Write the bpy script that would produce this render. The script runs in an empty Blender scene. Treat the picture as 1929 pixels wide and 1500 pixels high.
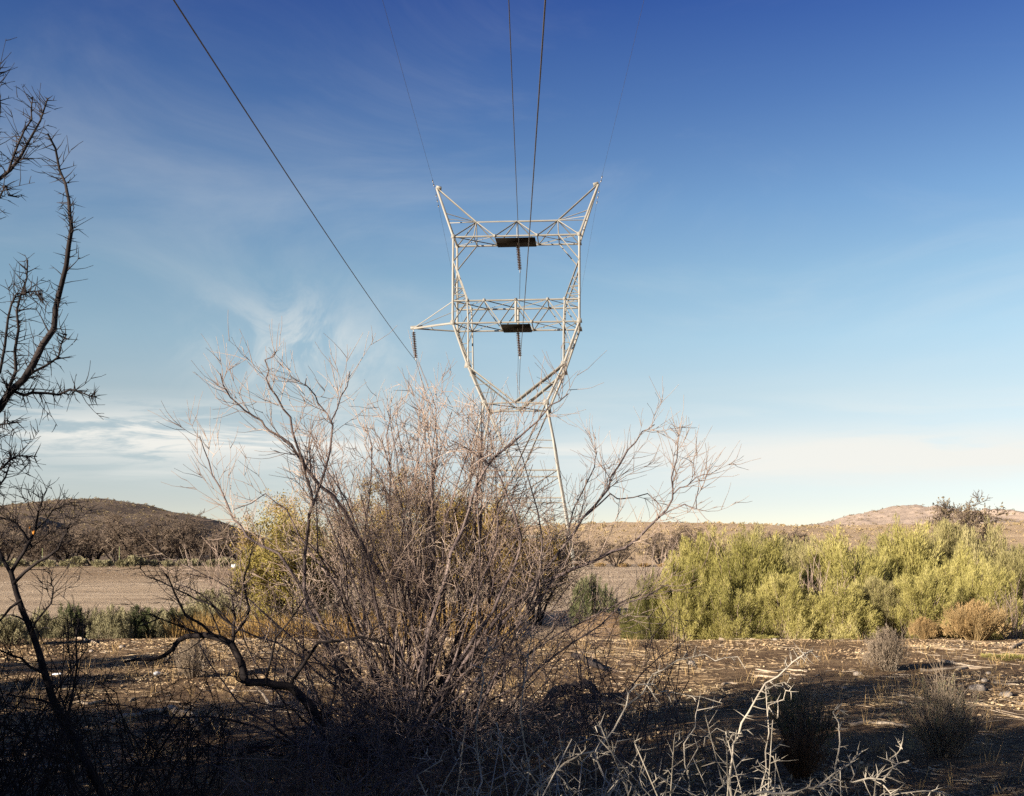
import bpy, math, random
import numpy as np
from mathutils import Vector, Matrix

# ------------------------------------------------------------------ camera, sky, sun, exposure
sc = bpy.context.scene
COL = sc.collection
F, CX, HZ, EYE = 2000.0, 964.5, 1045.0, 1.7        # focal length in photo pixels, centre column, horizon row, eye height
cam = bpy.data.cameras.new('camera')
cam.sensor_width = 36.0
cam.lens = 36.0 * F / 1929.0
cam.shift_y = (HZ - 750.0) / 1929.0
cam.clip_start, cam.clip_end = 0.1, 12000.0
camo = bpy.data.objects.new('camera', cam)
camo.location = (0, 0, EYE)
camo.rotation_euler = (math.pi / 2, 0, 0)
COL.objects.link(camo)
sc.camera = camo

SUN_EL, SUN_AZ = math.radians(16.5), math.radians(-129.0)
SD = Vector((math.sin(SUN_AZ) * math.cos(SUN_EL), math.cos(SUN_AZ) * math.cos(SUN_EL), math.sin(SUN_EL)))   # towards the sun
sun = bpy.data.lights.new('sun', 'SUN')
sun.energy, sun.angle, sun.color = 5.0, math.radians(0.5), (1.0, 0.87, 0.70)
suno = bpy.data.objects.new('sun', sun)
suno.rotation_euler = (-SD).to_track_quat('-Z', 'Y').to_euler()
suno.location = (-40, -20, 30)
COL.objects.link(suno)

sc.view_settings.view_transform = 'Standard'
sc.view_settings.look = 'None'
sc.view_settings.gamma = 1.0
sc.view_settings.use_curve_mapping = False
sc.view_settings.exposure = 1.64

world = bpy.data.worlds.new('World')
sc.world = world
world.use_nodes = True


def build_world():
    nt = world.node_tree
    N, L = nt.nodes, nt.links
    bg = N['Background']

    def math_(op, a, b=None, c=None):
        n = N.new('ShaderNodeMath'); n.operation = op
        for i, v in enumerate((a, b, c)):
            if v is None: continue
            if hasattr(v, 'links'): L.new(v, n.inputs[i])
            else: n.inputs[i].default_value = v
        return n.outputs[0]
    sky = N.new('ShaderNodeTexSky'); sky.sky_type = 'NISHITA'; sky.sun_disc = False
    sky.sun_elevation, sky.sun_rotation = SUN_EL, SUN_AZ
    sky.altitude, sky.air_density, sky.dust_density, sky.ozone_density = 0, 0.6, 0.1, 1.0
    tc = N.new('ShaderNodeTexCoord')
    sep = N.new('ShaderNodeSeparateXYZ'); L.new(tc.outputs['Generated'], sep.inputs[0])
    el = math_('MULTIPLY', math_('ARCSINE', sep.outputs[2]), 180 / math.pi)
    az = math_('MULTIPLY', math_('ARCTAN2', sep.outputs[0], sep.outputs[1]), 180 / math.pi)
    # elevation tint: clear dry air, deep towards the zenith
    ramp = N.new('ShaderNodeValToRGB'); cr = ramp.color_ramp
    L.new(math_('DIVIDE', el, 40.0), ramp.inputs[0])
    pts = [(0, (0.500, 0.400, 0.345)), (2.7, (0.525, 0.419, 0.362)), (8.4, (0.749, 0.606, 0.448)), (11.2, (0.735, 0.676, 0.521)), (14.4, (0.661, 0.675, 0.558)), (17.9, (0.517, 0.593, 0.583)), (22.9, (0.312, 0.413, 0.548)), (27.6, (0.168, 0.268, 0.512)), (40, (0.095, 0.170, 0.400))]
    while len(cr.elements) < len(pts): cr.elements.new(0.5)
    for e, (p, c) in zip(cr.elements, pts): e.position = p / 40.0; e.color = (*c, 1)
    mul = N.new('ShaderNodeMixRGB'); mul.blend_type = 'MULTIPLY'; mul.inputs[0].default_value = 1
    L.new(sky.outputs[0], mul.inputs[1]); L.new(ramp.outputs[0], mul.inputs[2])
    # thin cirrus: streaks along the horizon, wisps higher up
    def noise(sx, sy, scale, detail, rough, off, dist=0.0):
        cb = N.new('ShaderNodeCombineXYZ')
        L.new(math_('MULTIPLY', az, sx), cb.inputs[0]); L.new(math_('MULTIPLY', el, sy), cb.inputs[1]); cb.inputs[2].default_value = off
        n = N.new('ShaderNodeTexNoise'); n.inputs['Scale'].default_value = scale
        n.inputs['Detail'].default_value = detail; n.inputs['Roughness'].default_value = rough; n.inputs['Distortion'].default_value = dist
        L.new(cb.outputs[0], n.inputs['Vector'])
        return n.outputs[0]

    def mr(v, a, b, c=0.0, d=1.0, smooth=True):
        n = N.new('ShaderNodeMapRange'); n.interpolation_type = 'SMOOTHSTEP' if smooth else 'LINEAR'
        L.new(v, n.inputs[0])
        for i, x in enumerate((a, b, c, d)): n.inputs[i + 1].default_value = x
        return n.outputs[0]

    def bump(v, c, w):
        return math_('POWER', 2.718, math_('MULTIPLY', math_('POWER', math_('ABSOLUTE', math_('DIVIDE', math_('SUBTRACT', v, c), w)), 2.0), -1.0))
    low = math_('MULTIPLY', mr(noise(.05, .55, 1.0, 7, .55, 3.0, .6), .42, .68), bump(el, 5.4, 2.3))
    # the long bank behind the left hill and the one on the right
    bankl = math_('MULTIPLY', math_('MULTIPLY', bump(az, -18, 9.5), bump(el, 6.0, 1.25)), mr(noise(.11, .9, 1.0, 8, .62, 8.2, 1.0), .40, .55))
    bankr = math_('MULTIPLY', math_('MULTIPLY', bump(az, 17, 15), bump(el, 5.2, 1.2)), mr(noise(.06, .7, 1.0, 6, .55, 5.1, .6), .22, .5))
    veil = math_('MULTIPLY', math_('MULTIPLY', bump(az, -11.5, 4.0), bump(el, 10.6, 2.4)), mr(noise(.35, .28, 1.0, 7, .62, 1.7, 1.2), .36, .70))
    high = math_('MULTIPLY', mr(noise(.045, .12, 1.0, 8, .6, 11.3, .8), .48, .80), mr(el, 5, 14))
    cl = math_('ADD', math_('MULTIPLY', low, .5), math_('MULTIPLY', bankl, 1.0))
    cl = math_('ADD', cl, math_('MULTIPLY', bankr, .95))
    cl = math_('ADD', cl, math_('MULTIPLY', veil, .62))
    cl = math_('MINIMUM', math_('ADD', cl, math_('MULTIPLY', math_('MULTIPLY', high, mr(el, 19, 27, 1.0, 0.25)), .17)), 0.9)
    mix = N.new('ShaderNodeMixRGB'); L.new(cl, mix.inputs[0]); L.new(mul.outputs[0], mix.inputs[1])
    mix.inputs[2].default_value = (3.3, 3.24, 3.02, 1)
    L.new(mix.outputs[0], bg.inputs[0])
    bg.inputs[1].default_value = 0.09


build_world()
sc.cycles.use_denoising = False
sc.cycles.max_bounces = 5
sc.cycles.diffuse_bounces = 2
sc.cycles.glossy_bounces = 1
sc.cycles.transmission_bounces = 2
sc.cycles.caustics_reflective = False
sc.cycles.caustics_refractive = False

# ------------------------------------------------------------------ helpers
RNG = np.random.default_rng(7)
R_ = random.Random(11)


def P(x, y, Y):
    """photo pixel at distance Y -> point"""
    return Vector(((x - CX) / F * Y, Y, EYE + (HZ - y) / F * Y))


_tab = np.random.default_rng(3).random((256, 256))


def vnoise(x, y):
    x = np.asarray(x, float); y = np.asarray(y, float)
    xi = np.floor(x).astype(int); yi = np.floor(y).astype(int)
    fx = x - xi; fy = y - yi
    fx = fx * fx * (3 - 2 * fx); fy = fy * fy * (3 - 2 * fy)
    a = _tab[xi & 255, yi & 255]; b = _tab[(xi + 1) & 255, yi & 255]
    c = _tab[xi & 255, (yi + 1) & 255]; d = _tab[(xi + 1) & 255, (yi + 1) & 255]
    return (a * (1 - fx) + b * fx) * (1 - fy) + (c * (1 - fx) + d * fx) * fy - .5


def fbm(x, y, o=4):
    v = 0; a = 1.0
    for i in range(o):
        v = v + a * vnoise(x * 2 ** i + 17.3 * i, y * 2 ** i + 5.1 * i); a *= .5
    return v


def sstep(a, b, v):
    t = np.clip((v - a) / (b - a), 0, 1)
    return t * t * (3 - 2 * t)


def zt(X, Y):
    """height of the ground"""
    X = np.asarray(X, float); Y = np.asarray(Y, float)
    edge = 21.6 + .5 * vnoise(X * .35, 2.2) + .0 * X
    near = 1 - sstep(edge - .25, edge + 1.3, Y)
    z = .05 * fbm(X * .5, Y * .5, 3) + .022 * vnoise(X * 2.5, Y * 2.5) + .012 * vnoise(X * 7, Y * 7)
    z = z * (0.25 + .75 * near)
    z = z + (1 - near) * .10 * fbm(X * .06, Y * .55, 4)
    z = z - .28 * (1 - near) * (1 - sstep(40, 58, Y))
    mq = np.exp(-((X - 2.5) / .95) ** 2 - ((Y - 24.6) / .8) ** 2)
    z = z + mq * (.62 + .5 * fbm(X * 1.7, Y * 1.7, 4))
    z = z + .3 * np.exp(-((X + 1.0) / 2.2) ** 2 - ((Y - 26.0) / 1.1) ** 2)
    far = sstep(60, 86, Y + 3 * vnoise(X * .08, 3.3))
    z = z + far * (.62 + .10 * vnoise(X * .12, Y * .12))
    return z


def zg(X, Y):
    return float(zt(X, Y))


def Gp(x, y):
    """photo pixel lying on the near ground -> point"""
    Y = EYE * F / (y - HZ)
    X = (x - CX) / F * Y
    return Vector((X, Y, zg(X, Y)))


def mesh_from(verts, quads, name, smooth=False):
    me = bpy.data.meshes.new(name)
    verts = np.asarray(verts, np.float32); quads = np.asarray(quads, np.int32)
    k = quads.shape[1]
    me.vertices.add(len(verts)); me.vertices.foreach_set('co', verts.ravel())
    me.loops.add(quads.size); me.loops.foreach_set('vertex_index', quads.ravel())
    me.polygons.add(len(quads)); me.polygons.foreach_set('loop_start', np.arange(0, quads.size, k, dtype=np.int32))
    try: me.polygons.foreach_set('loop_total', np.full(len(quads), k, np.int32))
    except Exception: pass
    if smooth: me.polygons.foreach_set('use_smooth', np.ones(len(quads), bool))
    me.update(calc_edges=True)
    return me


def link(name, me, mat=None, parent=None):
    o = bpy.data.objects.new(name, me)
    COL.objects.link(o)
    if mat is not None and me is not None:
        if len(me.materials) == 0: me.materials.append(mat)
        elif me.materials[0] != mat:
            o.material_slots[0].link = 'OBJECT'; o.material_slots[0].material = mat
    if parent is not None: o.parent = parent
    return o


def tag(o, label=None, cat=None, group=None, kind=None):
    if label: o['label'] = label
    if cat: o['category'] = cat
    if group: o['group'] = group
    if kind: o['kind'] = kind
    return o


def thing(name, label, cat, loc=(0, 0, 0), rz=0.0, group=None, scale=None):
    o = bpy.data.objects.new(name, None)
    o.empty_display_size = .2
    COL.objects.link(o)
    o.location = loc; o.rotation_euler = (0, 0, rz)
    if scale is not None: o.scale = scale if hasattr(scale, '__len__') else (scale,) * 3
    return tag(o, label, cat, group)


def place(parts, name, label, cat, loc, rz=0.0, scale=1.0, group=None):
    """a thing from (part name, mesh, material) triples; copies share the mesh data"""
    t = thing(name, label, cat, loc, rz, group, scale)
    for pn, me, m in parts: link(pn, me, m, t)
    return t


class Tubes:
    def __init__(self, sides=4):
        self.c = []; self.sides = sides

    def add(self, pts, rad):
        self.c.append((pts, rad))

    def mesh(self, name='tubes', smooth=True, origin=(0, 0, 0)):
        S = self.sides
        pts = np.array([tuple(p) for c in self.c for p in c[0]], float) - np.array(origin)
        rad = np.array([r for c in self.c for r in c[1]], float)
        n = np.array([len(c[0]) for c in self.c])
        st = np.concatenate([[0], np.cumsum(n)[:-1]])
        cid = np.repeat(np.arange(len(n)), n)
        nxt = np.minimum(np.arange(len(pts)) + 1, (st + n - 1)[cid])
        prv = np.maximum(np.arange(len(pts)) - 1, st[cid])
        t = pts[nxt] - pts[prv]
        t /= np.linalg.norm(t, axis=1, keepdims=True) + 1e-9
        main = pts[st + n - 1] - pts[st]
        ref = np.where(np.abs(main[:, [2]]) > .7 * np.linalg.norm(main, axis=1, keepdims=True), [[1., .13, 0]], [[.05, .1, 1.]])[cid]
        u = np.cross(t, ref); u /= np.linalg.norm(u, axis=1, keepdims=True) + 1e-9
        v = np.cross(t, u)
        a = np.arange(S) * 2 * np.pi / S
        ring = pts[:, None] + rad[:, None, None] * (np.cos(a)[None, :, None] * u[:, None] + np.sin(a)[None, :, None] * v[:, None])
        seg = np.setdiff1d(np.arange(len(pts)), st + n - 1)
        k = np.arange(S); k2 = (k + 1) % S
        q = np.stack([seg[:, None] * S + k, seg[:, None] * S + k2, (seg[:, None] + 1) * S + k2, (seg[:, None] + 1) * S + k], -1).reshape(-1, 4)
        return mesh_from(ring.reshape(-1, 3), q, name, smooth)


def nrm(v):
    return v / (np.linalg.norm(v) + 1e-9)


def rdir():
    v = RNG.normal(size=3)
    return nrm(v)


def branch(p, d, L, r, n=5, wob=.25, up=.1, tip=.25):
    """one wandering branch"""
    p = np.array(p, float); d = nrm(np.array(d, float))
    pts = [p.copy()]
    for i in range(n):
        d = nrm(d + wob * rdir() * (.5 if i == 0 else 1) + np.array([0, 0, up]))
        p = p + d * L / n
        pts.append(p.copy())
    rad = np.linspace(r, r * tip, n + 1)
    return np.array(pts), rad


def along(pts, t):
    f = t * (len(pts) - 1); i = min(int(f), len(pts) - 2); w = f - i
    return pts[i] * (1 - w) + pts[i + 1] * w, nrm(pts[i + 1] - pts[i])


def side(d, ang):
    v = rdir(); v = nrm(v - d * v.dot(d))
    return nrm(d * math.cos(ang) + v * math.sin(ang))


def clothe(tb, pts, rad, count, Lr, ang=(.4, .9), lo=.2, depth=1, up=.08, wob=.25, rk=.5, tw=None, kids=(3, 5), rmin=.003, shrink=.5):
    """side branches along a limb, with their own twigs"""
    for _ in range(count):
        t = RNG.uniform(lo, 1.0)
        p, d = along(pts, t)
        r = float(np.interp(t * (len(pts) - 1), np.arange(len(pts)), rad)) * rk * RNG.uniform(.7, 1.1)
        r = max(r, rmin)
        L = RNG.uniform(*Lr) * (1.15 - .5 * t)
        b, rb = branch(p, side(d, RNG.uniform(*ang)), L, r, 5 if L > .35 else 3, wob, up)
        (tw if (tw is not None and r < .007) else tb).add(b, np.maximum(rb, rmin * .5))
        if depth > 0:
            clothe(tb, b, rb, int(RNG.integers(kids[0], kids[1] + 1)), (Lr[0] * shrink, Lr[1] * shrink), ang, .15, depth - 1, up, wob, .65, tw, kids, rmin, shrink)


def leaves(p, d, L, W):
    """diamond leaves: base points, directions, lengths, widths"""
    n = len(p)
    d = d / (np.linalg.norm(d, axis=1, keepdims=True) + 1e-9)
    r = RNG.normal(size=(n, 3)); w = np.cross(d, r); w /= np.linalg.norm(w, axis=1, keepdims=True) + 1e-9
    L = np.broadcast_to(L, n)[:, None]; W = np.broadcast_to(W, n)[:, None]
    m = p + d * L * .5
    V = np.stack([p, m + w * W * .5, p + d * L, m - w * W * .5], 1).reshape(-1, 3)
    return V, np.arange(4 * n).reshape(-1, 4)


# ------------------------------------------------------------------ materials
def new_mat(name):
    m = bpy.data.materials.new(name); m.use_nodes = True
    nt = m.node_tree
    return m, nt, nt.nodes['Principled BSDF']


def set_ramp(ramp, stops):
    cr = ramp.color_ramp
    while len(cr.elements) < len(stops): cr.elements.new(.5)
    for e, (p, c) in zip(cr.elements, stops): e.position = p; e.color = (*c, 1)


def noise_node(nt, scale, detail=5, rough=.6, coord='Object', stretch=None, src=None):
    tc = nt.nodes.new('ShaderNodeTexCoord')
    n = nt.nodes.new('ShaderNodeTexNoise')
    n.inputs['Scale'].default_value = scale; n.inputs['Detail'].default_value = detail; n.inputs['Roughness'].default_value = rough
    if stretch:
        mp = nt.nodes.new('ShaderNodeMapping'); mp.inputs['Scale'].default_value = stretch
        nt.links.new(tc.outputs[coord], mp.inputs[0]); nt.links.new(mp.outputs[0], n.inputs['Vector'])
    else: nt.links.new(tc.outputs[coord], n.inputs['Vector'])
    return n


def bump_to(nt, bsdf, src, strength=.5, dist=.02):
    b = nt.nodes.new('ShaderNodeBump'); b.inputs['Strength'].default_value = strength; b.inputs['Distance'].default_value = dist
    nt.links.new(src, b.inputs['Height']); nt.links.new(b.outputs[0], bsdf.inputs['Normal'])


def mat_noise(name, stops, scale, rough=.85, bump=0.0, dist=.01, detail=5, stretch=None, spec=.2):
    m, nt, b = new_mat(name)
    n = noise_node(nt, scale, detail, .62, stretch=stretch)
    r = nt.nodes.new('ShaderNodeValToRGB'); set_ramp(r, stops)
    nt.links.new(n.outputs[0], r.inputs[0]); nt.links.new(r.outputs[0], b.inputs['Base Color'])
    b.inputs['Roughness'].default_value = rough
    b.inputs['Specular IOR Level'].default_value = spec
    if bump: bump_to(nt, b, n.outputs[0], bump, dist)
    return m


def mat_leaf(name, stops, scale=3.0, trans=.35, vary=.5):
    """foliage: two-sided, some light passes through; colour drifts from bush to bush"""
    m, nt, b = new_mat(name)
    n = noise_node(nt, scale, 4, .7)
    oi = nt.nodes.new('ShaderNodeObjectInfo')
    mm = nt.nodes.new('ShaderNodeMath'); mm.operation = 'MULTIPLY_ADD'
    nt.links.new(oi.outputs['Random'], mm.inputs[0]); mm.inputs[1].default_value = vary * .4; mm.inputs[2].default_value = -vary * .2
    ad = nt.nodes.new('ShaderNodeMath'); ad.operation = 'ADD'
    nt.links.new(n.outputs[0], ad.inputs[0]); nt.links.new(mm.outputs[0], ad.inputs[1])
    r = nt.nodes.new('ShaderNodeValToRGB'); set_ramp(r, stops)
    nt.links.new(ad.outputs[0], r.inputs[0])
    nt.links.new(r.outputs[0], b.inputs['Base Color'])
    b.inputs['Roughness'].default_value = .7
    b.inputs['Specular IOR Level'].default_value = .15
    tr = nt.nodes.new('ShaderNodeBsdfTranslucent'); nt.links.new(r.outputs[0], tr.inputs[0])
    mx = nt.nodes.new('ShaderNodeMixShader'); mx.inputs[0].default_value = trans
    nt.links.new(b.outputs[0], mx.inputs[1]); nt.links.new(tr.outputs[0], mx.inputs[2])
    nt.links.new(mx.outputs[0], nt.nodes['Material Output'].inputs[0])
    return m


M = {}
M['steel'] = mat_noise('galvanised_steel', [(.3, (.115, .11, .10)), (.5, (.19, .183, .166)), (.62, (.235, .225, .20)), (.78, (.15, .142, .13))], 2.3, .55, spec=.35)
M['plate'] = mat_noise('dark_plate', [(.3, (.006, .005, .004)), (.7, (.012, .010, .008))], 1.0, .8, spec=.05)
M['insulator'] = mat_noise('brown_porcelain', [(.3, (.03, .016, .012)), (.7, (.06, .03, .02))], 6.0, .25, spec=.5)
M['fitting'] = mat_noise('steel_fitting', [(.3, (.25, .24, .22)), (.7, (.38, .36, .33))], 4.0, .45)
M['wire'] = mat_noise('weathered_cable', [(.3, (.045, .04, .038)), (.7, (.08, .075, .07))], .4, .6)
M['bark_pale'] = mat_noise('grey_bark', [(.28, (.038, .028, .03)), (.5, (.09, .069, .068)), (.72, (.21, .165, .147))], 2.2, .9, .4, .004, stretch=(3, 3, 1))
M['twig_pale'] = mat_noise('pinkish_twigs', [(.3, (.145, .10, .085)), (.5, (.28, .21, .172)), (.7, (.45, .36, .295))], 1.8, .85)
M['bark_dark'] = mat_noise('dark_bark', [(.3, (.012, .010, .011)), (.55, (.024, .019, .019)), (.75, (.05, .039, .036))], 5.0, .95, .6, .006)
M['thorn'] = mat_noise('pale_thorn_bark', [(.3, (.18, .158, .128)), (.5, (.32, .288, .24)), (.7, (.44, .40, .335))], 5.0, .8)
M['driftwood'] = mat_noise('bleached_wood', [(.28, (.13, .098, .07)), (.5, (.27, .215, .16)), (.7, (.41, .345, .265))], 5.0, .85, .5, .006, stretch=(1, 1, 4))
M['litter'] = mat_noise('dry_litter', [(.25, (.09, .058, .035)), (.45, (.235, .165, .10)), (.6, (.42, .325, .205)), (.75, (.58, .485, .34))], 1.7, .9, detail=8)
M['rock'] = mat_noise('river_stone', [(.3, (.15, .12, .10)), (.6, (.30, .26, .22)), (.75, (.40, .36, .31))], 6.0, .85, .4, .01)
M['broom'] = mat_leaf('broom_green', [(.25, (.15, .142, .04)), (.45, (.27, .245, .08)), (.6, (.375, .335, .12)), (.78, (.49, .44, .205))], 1.3, .3, .45)
M['broom_olive'] = mat_leaf('broom_olive', [(.25, (.14, .128, .056)), (.5, (.27, .24, .105)), (.75, (.42, .37, .19))], 1.3, .3, .45)
M['broom_dark'] = mat_leaf('broom_dark', [(.25, (.08, .083, .026)), (.5, (.165, .157, .052)), (.75, (.28, .255, .10))], 2.4, .3)
M['straw'] = mat_leaf('straw', [(.25, (.22, .14, .06)), (.5, (.36, .25, .12)), (.75, (.48, .36, .19))], 2.0, .25)
M['gold'] = mat_leaf('golden_grass', [(.25, (.20, .12, .04)), (.5, (.33, .215, .08)), (.75, (.46, .33, .14))], .8, .3)
M['sage'] = mat_leaf('grey_sage', [(.25, (.12, .11, .06)), (.5, (.235, .215, .125)), (.75, (.37, .335, .21))], 2.5, .2)
M['sage_green'] = mat_leaf('green_sage', [(.25, (.04, .05, .022)), (.5, (.085, .095, .042)), (.75, (.16, .16, .08))], 2.5, .25)
M['drygrey'] = mat_leaf('dry_grey', [(.25, (.13, .10, .075)), (.5, (.25, .20, .15)), (.75, (.38, .32, .25))], 2.5, .15)
M['rust'] = mat_leaf('rust_brown', [(.25, (.06, .032, .018)), (.5, (.115, .062, .034)), (.75, (.18, .11, .06))], 2.5, .2)
M['mesq_leaf'] = mat_leaf('mesquite_leaf', [(.25, (.17, .115, .03)), (.5, (.30, .215, .06)), (.75, (.42, .32, .11))], 1.2, .35)
M['mesq_green'] = mat_leaf('mesquite_green', [(.25, (.18, .145, .04)), (.5, (.29, .24, .07)), (.75, (.40, .335, .12))], 1.2, .35)
M['shade_leaf'] = mat_leaf('mesquite_dense_leaf', [(.25, (.05, .055, .02)), (.75, (.11, .11, .045))], 1.2, .2)
M['far_twig'] = mat_noise('far_bare_twigs', [(.3, (.065, .048, .038)), (.5, (.125, .095, .073)), (.7, (.21, .165, .128))], .45, .95)
M['scrub'] = mat_leaf('hill_scrub', [(.25, (.09, .07, .042)), (.5, (.16, .125, .075)), (.75, (.25, .20, .12))], .12, .15)
M['white'] = mat_noise('white_plastic', [(.3, (.6, .65, .72)), (.7, (.8, .82, .85))], 20, .5)
M['orange'] = mat_noise('orange_ribbon', [(.3, (.42, .15, .02)), (.7, (.55, .24, .04))], 12, .6)
M['post'] = mat_noise('green_post', [(.3, (.10, .12, .05)), (.7, (.18, .19, .09))], 3, .7)


def ground_material():
    m, nt, b = new_mat('desert_ground')
    L = nt.links
    at = nt.nodes.new('ShaderNodeAttribute'); at.attribute_name = 'bed'
    n1 = noise_node(nt, 1.1, 10, .68)
    n2 = noise_node(nt, 9.0, 8, .7)
    n3 = noise_node(nt, 45.0, 5, .7)
    soil = nt.nodes.new('ShaderNodeValToRGB')
    set_ramp(soil, [(.30, (.034, .022, .014)), (.44, (.11, .07, .042)), (.56, (.23, .155, .09)), (.70, (.41, .305, .185))])
    sand = nt.nodes.new('ShaderNodeValToRGB')
    set_ramp(sand, [(.34, (.22, .165, .115)), (.5, (.37, .285, .2)), (.66, (.50, .40, .29))])
    mx = nt.nodes.new('ShaderNodeMath'); mx.operation = 'MULTIPLY_ADD'
    L.new(n1.outputs[0], mx.inputs[0]); mx.inputs[1].default_value = .45
    m2 = nt.nodes.new('ShaderNodeMath'); m2.operation = 'MULTIPLY'; m2.inputs[1].default_value = .55
    L.new(n2.outputs[0], m2.inputs[0]); L.new(m2.outputs[0], mx.inputs[2])
    L.new(mx.outputs[0], soil.inputs[0])
    ms = nt.nodes.new('ShaderNodeMath'); ms.operation = 'MULTIPLY_ADD'
    n4 = noise_node(nt, .35, 8, .6, stretch=(.5, 1.6, 1))
    L.new(n4.outputs[0], ms.inputs[0]); ms.inputs[1].default_value = .6
    m4 = nt.nodes.new('ShaderNodeMath'); m4.operation = 'MULTIPLY'; m4.inputs[1].default_value = .4
    L.new(n2.outputs[0], m4.inputs[0]); L.new(m4.outputs[0], ms.inputs[2])
    L.new(ms.outputs[0], sand.inputs[0])
    mix = nt.nodes.new('ShaderNodeMixRGB'); L.new(at.outputs['Fac'], mix.inputs[0])
    L.new(soil.outputs[0], mix.inputs[1]); L.new(sand.outputs[0], mix.inputs[2])
    L.new(mix.outputs[0], b.inputs['Base Color'])
    b.inputs['Roughness'].default_value = .95; b.inputs['Specular IOR Level'].default_value = .1
    s = nt.nodes.new('ShaderNodeMath'); s.operation = 'ADD'
    L.new(n2.outputs[0], s.inputs[0]); L.new(n3.outputs[0], s.inputs[1])
    bump_to(nt, b, s.outputs[0], .9, .07)
    return m


def hill_material(name, c0, c1, c2):
    m, nt, b = new_mat(name)
    n1 = noise_node(nt, .12, 10, .65)
    n2 = noise_node(nt, .9, 6, .7)
    ad = nt.nodes.new('ShaderNodeMath'); ad.operation = 'MULTIPLY_ADD'; ad.inputs[1].default_value = .55
    nt.links.new(n1.outputs[0], ad.inputs[0])
    m2 = nt.nodes.new('ShaderNodeMath'); m2.operation = 'MULTIPLY'; m2.inputs[1].default_value = .45
    nt.links.new(n2.outputs[0], m2.inputs[0]); nt.links.new(m2.outputs[0], ad.inputs[2])
    r = nt.nodes.new('ShaderNodeValToRGB'); set_ramp(r, [(.32, c0), (.5, c1), (.68, c2)])
    nt.links.new(ad.outputs[0], r.inputs[0]); nt.links.new(r.outputs[0], b.inputs['Base Color'])
    b.inputs['Roughness'].default_value = .95; b.inputs['Specular IOR Level'].default_value = .1
    bump_to(nt, b, n2.outputs[0], .8, .5)
    return m


# ------------------------------------------------------------------ ground
def axis(parts):
    out = []
    for a, b, s in parts: out.append(np.arange(a, b, s))
    return np.concatenate(out + [[parts[-1][1]]])


xs = axis([(-6000, -800, 650), (-800, -120, 40), (-120, -30, 4.5), (-30, -12, .6), (-12, 12, .14), (12, 30, .6), (30, 120, 4.5), (120, 800, 40), (800, 6000, 650)])
ys = axis([(-2500, -200, 230), (-200, -20, 9), (-20, 2, .8), (2, 29, .13), (29, 60, .5), (60, 105, .9), (105, 260, 6), (260, 1000, 60), (1000, 9000, 800)])
gx, gy = np.meshgrid(xs, ys)
gz = zt(gx, gy)
V = np.stack([gx, gy, gz], -1).reshape(-1, 3)
nx, ny = len(xs), len(ys)
i = np.arange(nx - 1)[None, :] + nx * np.arange(ny - 1)[:, None]
Q = np.stack([i, i + 1, i + 1 + nx, i + nx], -1).reshape(-1, 4)
gme = mesh_from(V, Q, 'ground', True)
bed = sstep(22.0, 26, gy + 1.2 * vnoise(gx * .6, gy * .6)) * (1 - .0 * gx)
mound = np.exp(-((gx - 2.5) / 1.3) ** 2 - ((gy - 25.0) / 1.2) ** 2)
bed = np.clip(bed - 1.3 * mound, 0, 1) * (1 - .6 * sstep(58, 72, gy) * (gx < -2) + .3 * vnoise(gx * .3, gy * .3))
at = gme.attributes.new('bed', 'FLOAT', 'POINT')
at.data.foreach_set('value', np.clip(bed, 0, 1).astype(np.float32).ravel())
ground = link('ground', gme, ground_material())
tag(ground, 'brown litter-strewn desert ground running into a pale sandy wash', None, None, 'structure')


# ------------------------------------------------------------------ hills
def profile(pts, d):
    a = np.array(pts, float)
    return (a[:, 0] - CX) / F * d, EYE + (HZ - a[:, 1]) / F * d


def hill(name, pts, d, front, back, mat, label, rough=.6, res=(260, 90), fold=0.0, crag=0.0):
    """a ridge whose crest runs through the given skyline at distance d, falling to the plain in front and behind"""
    px, pz = profile(pts, d)
    X = np.linspace(px[0], px[-1], res[0])
    T = np.concatenate([np.linspace(0, 1, res[1]), np.linspace(1, 2, res[1] // 2)[1:]])
    gx, gt = np.meshgrid(X, T)
    crest = np.interp(gx, px, pz)
    # smooth the crest a little
    prof = np.where(gt <= 1, 0.55 * np.clip(gt, 0, 1) + .45 * np.sin(np.clip(gt, 0, 1) * np.pi / 2) ** 2, np.cos((np.clip(gt, 1, 2) - 1) * np.pi / 2) ** 1.5)
    gy = np.where(gt <= 1, d - front * (1 - gt), d + back * (gt - 1))
    n = fbm(gx * .035 + 3.1, gy * .035, 5)
    ends = sstep(0, .06, (gx - px[0]) / (px[-1] - px[0])) * (1 - sstep(.94, 1, (gx - px[0]) / (px[-1] - px[0])))
    base = .4
    gz = base + (crest - base) * prof * ends + n * rough * np.clip(prof, .1, 1) * 1.6
    gz += fold * fbm(gx * .011 + 9, gy * .006, 3) * np.sin(np.clip(gt, 0, 1) * np.pi) * 4
    if crag: gz += crag * np.abs(fbm(gx * .12, gy * .12, 4)) * prof
    gz -= 1.2 * (1 - ends) + np.where(gt < .02, 1.0, 0) + np.where(gt > 1.97, 3, 0)
    V = np.stack([gx, gy, gz], -1).reshape(-1, 3)
    nx, ny = gx.shape[1], gx.shape[0]
    i = np.arange(nx - 1)[None, :] + nx * np.arange(ny - 1)[:, None]
    Q = np.stack([i, i + 1, i + 1 + nx, i + nx], -1).reshape(-1, 4)
    me = mesh_from(V, Q, name, True)
    o = link(name, me, mat)
    tag(o, label, None, None, 'structure')
    return gx, gy, gz, ny, res[1]


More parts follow.
